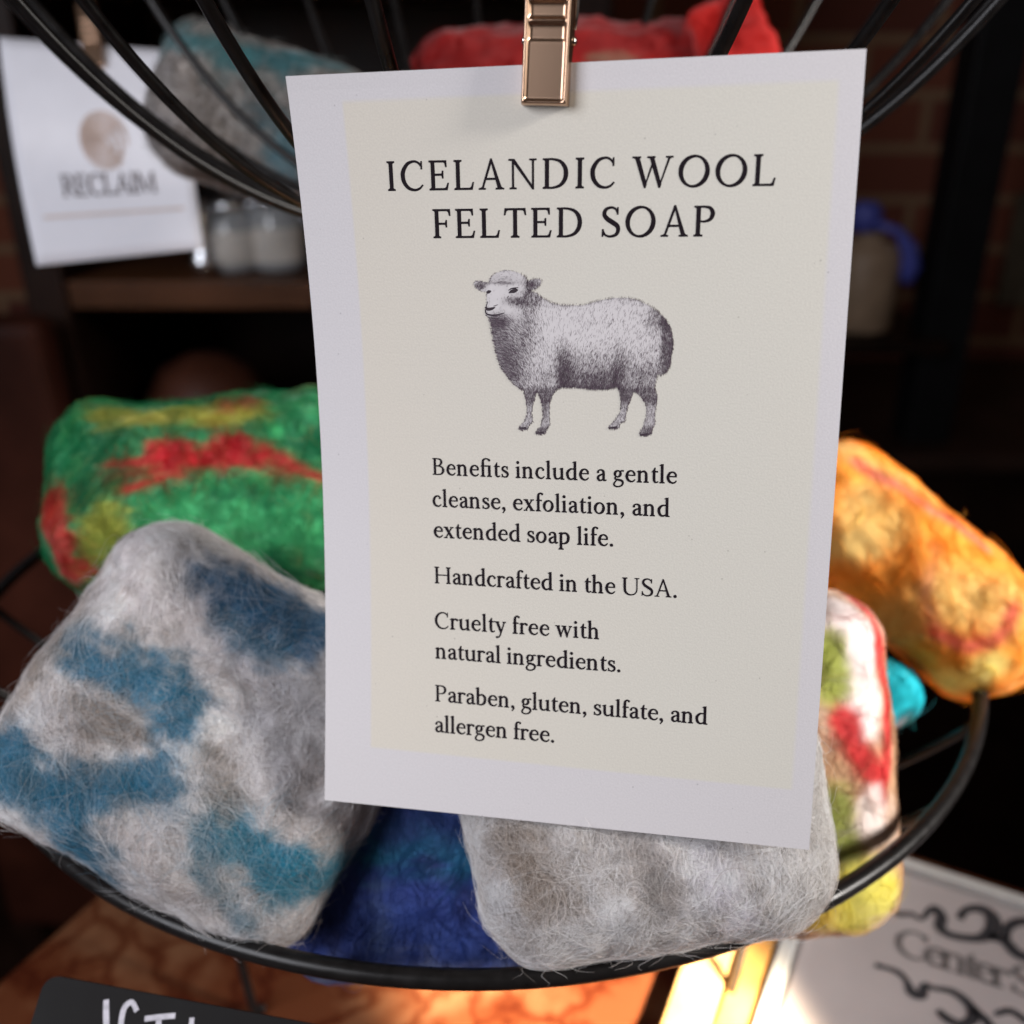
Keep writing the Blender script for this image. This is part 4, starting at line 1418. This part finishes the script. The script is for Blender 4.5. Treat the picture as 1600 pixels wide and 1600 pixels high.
SF = empty('sign_frame', (P_TL[0], P_TL[1], TABLE_Z))
fw, fh = 0.20, 0.155
fc = P_TL + U_T * fw / 2 - V_T * fh / 2
paper_m = plain('sheet_paper', (0.60, 0.535, 0.535), 0.55, noise=0.05, scale=40)
b = MB(); b.box((fc[0], fc[1], TABLE_Z + 0.0028), (fw / 2 - 0.008, fh / 2 - 0.006, 0.0003), RT)
b.build('printed_sheet', paper_m, SF)
edge_m = plain('frosted_acrylic_edge', (0.80, 0.79, 0.77), 0.25, noise=0.05, scale=90)
b = MB()
for (cu, cv, hu, hv) in ((0, fh / 2 - 0.0022, fw / 2, 0.0022), (0, -fh / 2 + 0.0022, fw / 2, 0.0022), (-fw / 2 + 0.0030, 0, 0.0030, fh / 2 - 0.0046), (fw / 2 - 0.0030, 0, 0.0030, fh / 2 - 0.0046)):
    q = fc + U_T * cu + V_T * cv
    b.box((q[0], q[1], TABLE_Z + 0.0036), (hu, hv, 0.0034), RT, 0.0008)
b.build('frame_edge', edge_m, SF)
b = MB(); b.box((fc[0], fc[1], TABLE_Z + 0.0012), (fw / 2 - 0.0062, fh / 2 - 0.0046, 0.0010), RT)
b.build('backing_plate', plain('grey_backing', (0.35, 0.33, 0.33), 0.5, noise=0.05), SF)
tag(SF, 'white edged frame lying flat on the table with black scrolls and Center lettering', 'sign')


_a, _b = atz(1196, 1480, TABLE_Z), atz(1160, 1640, TABLE_Z)
for off_, hw_, ln_, tw_, cl_, lab_ in ((0.0040, 0.0062, 0.078, 0.0, (0.56, 0.29, 0.085), 'narrow honey coloured wood slat lying along the left side of the flat frame'),
                                       (0.0205, 0.0085, 0.070, 2.5, (0.62, 0.37, 0.15), 'wider pale wood slat lying on the stone top beside the narrow honey slat')):
    _m = (_a + _b) / 2 - U_T * off_
    b = MB(); b.box((0, 0, 0), (hw_, ln_, 0.0026), None, 0.0011)
    so_ = b.build('wooden_slat', plain('slat_wood', cl_, 0.45, noise=0.35, scale=55))
    so_.location = (_m[0], _m[1], TABLE_Z + 0.0029)
    so_.rotation_euler = (0, 0, math.radians(-27 + tw_))
    tag(so_, lab_, 'slat', 'wood slats beside the flat frame')


def flat_line(text, p0, p1, cap_px, to, size_units=650.0, track=None):
    a, c_ = to(*p0), to(*p1)
    ex = (c_ - a) / np.linalg.norm(c_ - a)
    ey = np.cross((0, 0, 1.0), ex)
    cp = to(p0[0], p0[1] - cap_px)
    size = abs((cp - a) @ ey) / size_units
    P, F = set_line(text, np.linalg.norm(c_ - a), size)
    return a + P[:, :1] * ex + P[:, 1:] * ey, F


def join_parts(lst):
    V, F, n = [], [], 0
    for v, f in lst:
        V.append(v); F += [tuple(i + n for i in t) for t in f]; n += len(v)
    return np.vstack(V), F


ink2 = plain('sheet_ink', (0.045, 0.042, 0.048), 0.6, noise=0.1, scale=200)
grey2 = plain('sheet_grey_ink', (0.20, 0.18, 0.18), 0.6, noise=0.1, scale=200)
v, f = join_parts([flat_line('Center S', (1398, 1488), (1622, 1562), 42, frame_pt)])
mesh('sheet_title', v, f, grey2, SF)


def stroke_flat(pts, to, n=8):
    C = cat(pts, n)
    Q = np.array([to(x, y) for x, y, w_ in C])
    T = np.gradient(Q, axis=0); T /= np.linalg.norm(T, axis=1)[:, None] + 1e-12
    Nn = np.cross((0, 0, 1.0), T)
    wpx = np.array([np.linalg.norm(to(x + w_ * 0.5, y) - to(x - w_ * 0.5, y)) for x, y, w_ in C])[:, None] / 2
    V = np.empty((2 * len(Q), 3)); V[0::2] = Q + Nn * wpx; V[1::2] = Q - Nn * wpx
    return V, [(2 * i, 2 * i + 1, 2 * i + 3, 2 * i + 2) for i in range(len(Q) - 1)]


def fp2(x, y): return frame_pt(x, y, 0.0)


scrolls = [
    [(1392, 1418, 8), (1405, 1428, 10), (1425, 1428, 8), (1440, 1436, 6), (1452, 1424, 10), (1462, 1420, 14), (1472, 1432, 16), (1470, 1450, 16), (1490, 1462, 14), (1530, 1466, 16), (1550, 1455, 22), (1552, 1435, 22), (1535, 1420, 18), (1510, 1422, 12), (1500, 1436, 10)],
    [(1545, 1462, 16), (1570, 1470, 18), (1590, 1490, 20), (1620, 1500, 18)],
    [(1572, 1470, 12), (1575, 1450, 14), (1592, 1440, 16), (1615, 1440, 16)],
    [(1368, 1508, 10), (1385, 1512, 8), (1405, 1520, 10), (1418, 1534, 9), (1425, 1550, 16), (1440, 1555, 16), (1446, 1540, 12), (1460, 1544, 9), (1490, 1550, 12), (1515, 1570, 16), (1520, 1592, 18), (1500, 1600, 14), (1478, 1590, 16), (1466, 1578, 10)],
    [(1520, 1575, 14), (1545, 1600, 16), (1560, 1630, 14)],
    [(1555, 1585, 8), (1580, 1580, 12), (1610, 1600, 12)]]
v, f = join_parts([stroke_flat(s_, fp2) for s_ in scrolls])
v[:, 2] += 0.00002
mesh('scrollwork', v, f, ink2, SF)

# ------------------------------------------------------------------ chalk tag in front of the basket
CT = empty('chalkboard_tag', at(280, 1620, 0.222))
tp, tq, t3 = at(72, 1522, 0.226), at(520, 1606, 0.214), at(72, 1720, 0.215)
tx = (tq - tp) / np.linalg.norm(tq - tp)
ty = t3 - tp
ty = ty - tx * (tx @ ty); ty /= np.linalg.norm(ty)
tz = np.cross(ty, tx)
tw, thh = 0.075, -(TABLE_Z - tp[2]) / -ty[2] if ty[2] else 0.1
thh = (tp[2] - TABLE_Z - 0.012) / max(0.3, -ty[2])


def tag_pt(x, y, z=0.0): return tp + tx * x + ty * y + tz * z


b = MB()
pts = []
rc = 0.0035
for (cx, cy, a0) in ((rc, rc, 180), (tw - rc, rc, 270), (tw - rc, thh - rc, 0), (rc, thh - rc, 90)):
    for a in np.linspace(0, 90, 7):
        q = math.radians(a0 + a)
        pts.append((cx + rc * math.cos(q), cy + rc * math.sin(q)))
n = len(pts)
V = [tag_pt(x, y, 0) for x, y in pts] + [tag_pt(x, y, -0.0016) for x, y in pts]
F = [tuple(range(n)), tuple(range(2 * n - 1, n - 1, -1))] + [(i, i + n, (i + 1) % n + n, (i + 1) % n) for i in range(n)]
mesh('board', V, F, plain('chalkboard_black', (0.008, 0.007, 0.007), 0.6, noise=0.3, scale=60, spec=0.12), CT)


def tagxy(px, py):
    r = ray(px, py)
    k = (tp @ tz) / (r @ tz)
    d = r * k - tp
    return d @ tx, d @ ty


def tag_stroke(pts):
    C = cat([(*tagxy(x, y), w_ * 0.000142) for x, y, w_ in pts], 6)
    T = np.gradient(C[:, :2], axis=0); T /= np.linalg.norm(T, axis=1)[:, None] + 1e-12
    Nn = np.c_[-T[:, 1], T[:, 0]] * C[:, 2:3] / 2
    V = []
    for i in range(len(C)):
        V += [tag_pt(*(C[i, :2] + Nn[i]), 0.00004), tag_pt(*(C[i, :2] - Nn[i]), 0.00004)]
    return np.array(V), [(2 * i, 2 * i + 1, 2 * i + 3, 2 * i + 2) for i in range(len(C) - 1)]


v, f = join_parts([tag_stroke(s_) for s_ in (
    [(166, 1562, 9), (166, 1590, 10), (168, 1650, 9)],
    [(214, 1580, 8), (206, 1566, 8), (194, 1576, 9), (189, 1605, 9), (192, 1640, 9)],
    [(226, 1592, 8), (250, 1589, 8), (274, 1587, 8)], [(248, 1592, 9), (248, 1650, 9)],
    [(300, 1590, 8), (296, 1640, 9)], [(336, 1606, 8), (336, 1660, 8)])])
mesh('chalk_lettering', v, f, plain('chalk', (0.62, 0.60, 0.66), 0.9, noise=0.2, scale=600), CT)
for x in (0.012, tw - 0.012):
    q = tag_pt(x, thh + 0.0, -0.0008)
    b = MB(); b.box((q[0], q[1] + 0.006, TABLE_Z + 0.0065), (0.003, 0.012, 0.006), None, 0.001)
    b.build('foot_block', M_BLACKMETAL, CT)
tag(CT, 'small black chalkboard tag with rounded corners and white hand lettering', 'tag')

# ------------------------------------------------------------------ second card, hung behind at the left
BC = empty('shop_card', at(140, 70, 0.46))
Q = [at(-2, 58, 0.455), at(283, 80, 0.455), at(319, 388, 0.445), at(57, 415, 0.445)]


def bc(u, v_, h=0.0):
    p = (Q[0] * (1 - u) + Q[1] * u) * (1 - v_) + (Q[3] * (1 - u) + Q[2] * u) * v_
    nrm_ = np.cross(Q[3] - Q[0], Q[1] - Q[0]); nrm_ /= np.linalg.norm(nrm_)
    return p + nrm_ * (h + 0.004 * math.sin(math.pi * v_))


V, F = [], []
G = 16
for hh in (0, -0.0005):
    for j in range(G + 1):
        for i in range(G + 1): V.append(bc(i / G, j / G, hh))
o_ = (G + 1) ** 2
for j in range(G):
    for i in range(G):
        a = j * (G + 1) + i
        F += [(a, a + G + 1, a + G + 2, a + 1), (o_ + a, o_ + a + 1, o_ + a + G + 2, o_ + a + G + 1)]
rim_ = [i for i in range(G)] + [j * (G + 1) + G for j in range(G)] + [G * (G + 1) + i for i in range(G, 0, -1)] + [j * (G + 1) for j in range(G, 0, -1)]
for k in range(len(rim_)):
    a, a2 = rim_[k], rim_[(k + 1) % len(rim_)]
    F.append((a, a2, a2 + o_, a + o_))
mesh('paper', V, F, plain('white_card', (0.77, 0.77, 0.83), 0.6, noise=0.03), BC, True)
P, F = set_line('RECLAIM', 0.54, 0.115 / 650 * 0.82)
v = np.array([bc(0.24 + x, 0.725 - y, 0.0004) for x, y in P])
mesh('lettering', v, F, plain('brown_black_ink', (0.10, 0.075, 0.08), 0.6, noise=0.1), BC)
V, F = [], []
for k in range(9):                                   # fingerprint emblem: nested broken loops in tan
    rr = 0.135 * (k + 0.7) / 9.0
    a = np.linspace(0.4 * (k % 3), 0.4 * (k % 3) + 5.7, 36)
    n = len(V)
    for q in a:
        for s_ in (-0.0045, 0.0045):
            V.append(bc(0.52 + (rr + s_) * math.cos(q), 0.475 + (rr + s_) * 1.02 * math.sin(q), 0.0004))
    F += [(n + 2 * i, n + 2 * i + 1, n + 2 * i + 3, n + 2 * i + 2) for i in range(len(a) - 1)]
mesh('emblem', V, F, plain('tan_ink', (0.50, 0.36, 0.29), 0.6, noise=0.1), BC)
V = [bc(0.10, 0.80, 0.0004), bc(0.92, 0.80, 0.0004), bc(0.92, 0.815, 0.0004), bc(0.10, 0.815, 0.0004)]
mesh('rule_line', V, [(0, 3, 2, 1)], plain('pale_tan_ink', (0.66, 0.56, 0.52), 0.6, noise=0.1), BC)
tag(BC, 'white card with a tan fingerprint emblem and RECLAIM lettering, hanging at left', 'card')
_by = bc(0.5, 1) - bc(0.5, 0); _by /= np.linalg.norm(_by)
_bx = bc(1, 0.1) - bc(0, 0.1); _bx -= _by * (_bx @ _by); _bx /= np.linalg.norm(_bx)
_bz = np.cross(_by, _bx)
_bp = at(150, 108, 0.452)


def T_back(x, y, z): return _bp + _bx * x + _by * (y - 0.031) + _bz * z


c3 = make_clip(T_back, 0.031, 0.0085)
tag(c3, 'small silver clip on the top edge of the hanging emblem card', 'clip', 'metal clips holding cards')
# ------------------------------------------------------------------ background: brick wall, floor, cabinet, things on its shelves
def brick_mat():
    m, nt, N, L, b = new_mat('old_red_brick')
    tc = N.new('ShaderNodeTexCoord')
    mp = N.new('ShaderNodeMapping')
    mp.inputs['Rotation'].default_value = (math.pi / 2, 0, 0)
    L.new(tc.outputs['Object'], mp.inputs['Vector'])
    br = N.new('ShaderNodeTexBrick')
    br.inputs['Scale'].default_value = 1.0
    br.inputs['Brick Width'].default_value = 0.215
    br.inputs['Row Height'].default_value = 0.078
    br.inputs['Mortar Size'].default_value = 0.008
    br.inputs['Color1'].default_value = (0.32, 0.105, 0.062, 1)
    br.inputs['Color2'].default_value = (0.15, 0.050, 0.040, 1)
    br.inputs['Mortar'].default_value = (0.36, 0.22, 0.13, 1)
    L.new(mp.outputs['Vector'], br.inputs['Vector'])
    L.new(br.outputs['Color'], b.inputs['Base Color'])
    b.inputs['Roughness'].default_value = 0.85
    b.inputs['Specular IOR Level'].default_value = 0.15
    return m


FLOOR_Z = -1.1
b = MB(); b.box((0, 1.5, FLOOR_Z - 0.05), (4, 4, 0.05))
tag(b.build('floor', M_DARKWOOD), kind='structure')
b = MB(); b.box((0.3, 1.72, 0.2), (2.6, 0.06, 1.6))
tag(b.build('brick_wall', brick_mat()), 'dark red brick wall far behind at the right', 'wall')
# black post at the right
p0, p1 = at(1530, 40, 1.15), at(1500, 560, 1.15)
b = MB(); b.box((p0[0] + 0.02, p0[1], 0.0), (0.030, 0.03, 1.0), None, 0.004)
b.box((p0[0] - 0.02, p0[1] - 0.02, FLOOR_Z + 0.11), (0.07, 0.07, 0.01), None, 0.003)
tag(b.build('metal_post', M_BLACKMETAL), 'black metal post standing in front of the brick wall at right', 'post')
# low cupboard below the wall on the right
CB = empty('low_cupboard', (0.62, 1.42, FLOOR_Z))
CT_Z = aty(1450, 705, 1.22)[2]
b = MB(); b.box((0.62, 1.43, (FLOOR_Z + CT_Z - 0.0236) / 2), (0.62, 0.20, (CT_Z - 0.0238 - FLOOR_Z) / 2), None, 0.004)
b.build('carcass', M_DARKWOOD, CB)
b = MB(); b.box((0.62, 1.42, CT_Z - 0.0118), (0.64, 0.22, 0.0115), None, 0.004)
b.build('top_board', plain('cupboard_top', (0.03, 0.012, 0.007), 0.5, noise=0.4, scale=12), CB)
tag(CB, 'dark low cupboard along the brick wall at right', 'cupboard')
WS_Z = aty(1350, 528, 1.25)[2]
WX = aty(1350, 528, 1.25)[0]
WS = empty('wall_shelf', (WX, 1.655, WS_Z))
b = MB(); b.box((WX - 0.14, 1.44, WS_Z - 0.008), (0.24, 0.215, 0.008), None, 0.002); b.build('board', M_DARKWOOD, WS)
for x in (WX - 0.3, WX + 0.05):
    b = MB(); b.box((x, 1.56, WS_Z - 0.05), (0.006, 0.09, 0.033), None, 0.002); b.build('bracket', M_BLACKMETAL, WS)
tag(WS, 'dark narrow shelf on the brick wall carrying the blue capped bottle', 'shelf')

# cabinet with open shelves at the left
CBY = 0.86
zs = aty(260, 440, CBY)[2]
CAB = empty('shelf_cabinet', (-0.35, CBY, FLOOR_Z))
xl, xr = aty(70, 440, CBY)[0], 0.06
xm, xh_ = (xl + xr) / 2, (xr - xl) / 2
b = MB(); b.box((xm, CBY + 0.15, zs - 0.012), (xh_ - 0.018, 0.15, 0.012), None, 0.002)
b.build('shelf_board', M_BROWNWOOD, CAB)
b = MB(); b.box((xm, CBY + 0.15, zs + 0.235), (xh_ - 0.018, 0.15, 0.012), None, 0.002)
b.build('shelf_board', M_BROWNWOOD, CAB)
for x in (xl, xr):
    b = MB(); b.box((x, CBY + 0.15, (FLOOR_Z + 0.6) / 2), (0.018, 0.155, (0.6 - FLOOR_Z) / 2), None, 0.003)
    b.build('side_panel', M_DARKWOOD, CAB)
b = MB(); b.box((xm, CBY + 0.31, (FLOOR_Z + 0.6) / 2), (xh_ + 0.018, 0.006, (0.6 - FLOOR_Z) / 2), None, 0.002)
b.build('back_panel', M_DARKWOOD, CAB)
b = MB(); b.box((xm, CBY + 0.15, zs - 0.29), (xh_ - 0.018, 0.15, 0.012), None, 0.002)
b.build('shelf_board', M_DARKWOOD, CAB)
tag(CAB, 'dark wooden cabinet with open shelves behind the basket at left', 'cabinet')

# foil topped jars on the shelf
glass = plain('clear_glass', (0.75, 0.78, 0.80), 0.08, noise=0.05)
gb = glass.node_tree.nodes['Principled BSDF']
gb.inputs['Transmission Weight'].default_value = 0.6
foil = plain('silver_foil', (0.80, 0.82, 0.86), 0.22, 1.0, noise=0.1, scale=120, bump=0.002)
paper_c = plain('cream_paper', (0.55, 0.52, 0.48), 0.7, noise=0.15, scale=60)
jars = [(372, 424, 0.80, 0.030, 0.062, paper_c, 'squat jar with a cream wrapper on the shelf beside the hanging card'),
        (440, 424, 0.80, 0.026, 0.066, paper_c, 'slim jar with a cream wrapper on the shelf at the card edge')]
for (px, py, Y, r, h, mat, lab) in jars:
    q = aty(px, py, CBY + 0.06); q[2] = zs + 0.0005
    jr = empty('glass_jar', q)
    b = MB(); b.lathe([(0, 0), (r * 0.92, 0), (r, 0.004), (r, h * 0.7), (r * 0.8, h * 0.8), (r * 0.78, h * 0.84), (0, h * 0.84)], q, 28); b.build('glass_body', glass, jr, True)
    b = MB(); b.lathe([(r * 1.01, h * 0.12), (r * 1.02, h * 0.14), (r * 1.02, h * 0.56), (r * 1.01, h * 0.58)], q, 28); b.build('label_wrap', mat, jr, True)
    b = MB(); b.lathe([(0, h * 0.845), (r * 0.86, h * 0.845), (r * 0.88, h * 0.9), (r * 0.86, h), (0, h * 1.01)], q, 28); b.build('lid', foil, jr, True)
    tag(jr, lab, 'jar', 'jars on the cabinet shelf')
q = aty(322, 424, CBY + 0.03); q[2] = zs + 0.0005
b = MB(); b.lathe([(0, 0), (0.012, 0.001), (0.014, 0.012), (0.010, 0.02), (0.011, 0.04), (0.015, 0.052), (0.012, 0.064), (0, 0.068)], q, 24)
tag(b.build('silver_ornament', foil, None, True), 'small silver ornament on the shelf at the corner of the hanging card', 'ornament')

# wrapped packets on the upper shelf, tops of the picture
pk = [(170, (0.34, 0.25, 0.42), 'violet wrapped box on the upper shelf above the hanging card'), (265, (0.30, 0.24, 0.34), 'dull lilac box on the upper shelf next to the violet one'), (375, (0.50, 0.28, 0.52), 'bright mauve box on the upper shelf above the grey soap'), (495, (0.42, 0.22, 0.15), 'copper brown box on the upper shelf, rightmost of the row')]
for i, (px, col, lab) in enumerate(pk):
    q = aty(px, 20, CBY + 0.05)
    pb = empty('wrapped_box', (q[0], q[1], zs + 0.2475))
    b = MB(); b.box((q[0], q[1], zs + 0.2475 + 0.034), (0.024, 0.02, 0.034), None, 0.003); b.build('box_body', plain('box_paper', col, 0.35, noise=0.2, scale=50), pb)
    b = MB(); b.box((q[0], q[1] - 0.0208, zs + 0.2475 + 0.034), (0.006, 0.0006, 0.0335), None); b.build('ribbon_band', paper_c, pb)
    tag(pb, lab, 'box', 'wrapped boxes on the upper shelf')

# round basket lower down
q = aty(330, 640, CBY + 0.10)
zb = zs - 0.278
b = MB()
top = aty(325, 556, CBY + 0.10)[2]
hb = top - zb
b.lathe([(0, 0.0005), (0.055, 0.001), (0.070, hb * 0.35), (0.064, hb * 0.75), (0.045, hb * 0.93), (0.02, hb), (0, hb * 1.01)], (q[0], q[1], zb), 36)
tag(b.build('lidded_pot', plain('brown_glaze', (0.085, 0.026, 0.013), 0.5, noise=0.3, scale=20), None, True), 'round brown lidded pot on the lowest shelf above the green soap', 'pot')

# brass candle cup glints at far left
q = aty(28, 512, CBY - 0.05)
ch = empty('chair_back', (q[0], q[1], FLOOR_Z))
red = plain('oxblood_leather', (0.035, 0.009, 0.005), 0.6, noise=0.4, scale=15, spec=0.15)
b = MB(); b.box((q[0] - 0.06, q[1], (FLOOR_Z + aty(30, 470, CBY - 0.05)[2]) / 2 + 0.1), (0.085, 0.02, 0.34), None, 0.012); b.build('padded_panel', red, ch)
for s_ in (-1, 1):
    b = MB(); b.box((q[0] - 0.06 + s_ * 0.07, q[1], FLOOR_Z + 0.22), (0.015, 0.015, 0.22), None, 0.003)
    b.build('leg', M_DARKWOOD, ch)
tag(ch, 'reddish brown padded chair back at the left edge behind the basket', 'chair')

# bottle with a blue cap and tan label, right of the card
yb = 1.30
zt = WS_Z
xb = aty(1340, 500, yb)[0]
bo = empty('spray_bottle', (xb, yb, zt))
z_bot, z_sh = zt + 0.0005, aty(1350, 385, yb)[2]
b = MB(); b.lathe([(0, 0), (0.040, 0.001), (0.043, 0.006), (0.043, z_sh - z_bot - 0.01), (0.036, z_sh - z_bot + 0.004), (0.016, z_sh - z_bot + 0.012), (0.016, z_sh - z_bot + 0.02), (0, z_sh - z_bot + 0.02)], (xb, yb, z_bot), 32)
b.build('body', plain('tan_bottle', (0.42, 0.29, 0.19), 0.5, noise=0.15), bo, True)
blue = plain('blue_plastic', (0.10, 0.12, 0.52), 0.4, noise=0.15)
b = MB(); b.lathe([(0, 0.0205), (0.020, 0.0205), (0.021, 0.045), (0.014, 0.055), (0, 0.056)], (xb - 0.01, yb, z_sh), 24)
b.build('cap', blue, bo, True)
b = MB(); b.tube([(xb - 0.01, yb - 0.01, z_sh + 0.034), (xb + 0.028, yb - 0.02, z_sh + 0.022), (xb + 0.044, yb - 0.02, z_sh + 0.002), (xb + 0.050, yb - 0.02, z_sh - 0.022), (xb + 0.048, yb - 0.02, z_sh - 0.042)], [0.005, 0.006, 0.011, 0.014, 0.009], 12)
b.build('hook_handle', blue, bo, True)
tag(bo, 'tan bottle with a blue cap and handle behind the right edge of the printed card', 'bottle')
# small cream framed print and amber jar at the far right edge
q = aty(1592, 400, 1.60)
b = MB(); b.box((q[0] + 0.055, 1.652, q[2]), (0.05, 0.006, 0.09), None, 0.002)
tag(b.build('wall_print', plain('faded_print', (0.20, 0.17, 0.12), 0.6, noise=0.3, scale=20)), 'pale print on the brick wall at the right edge', 'picture')
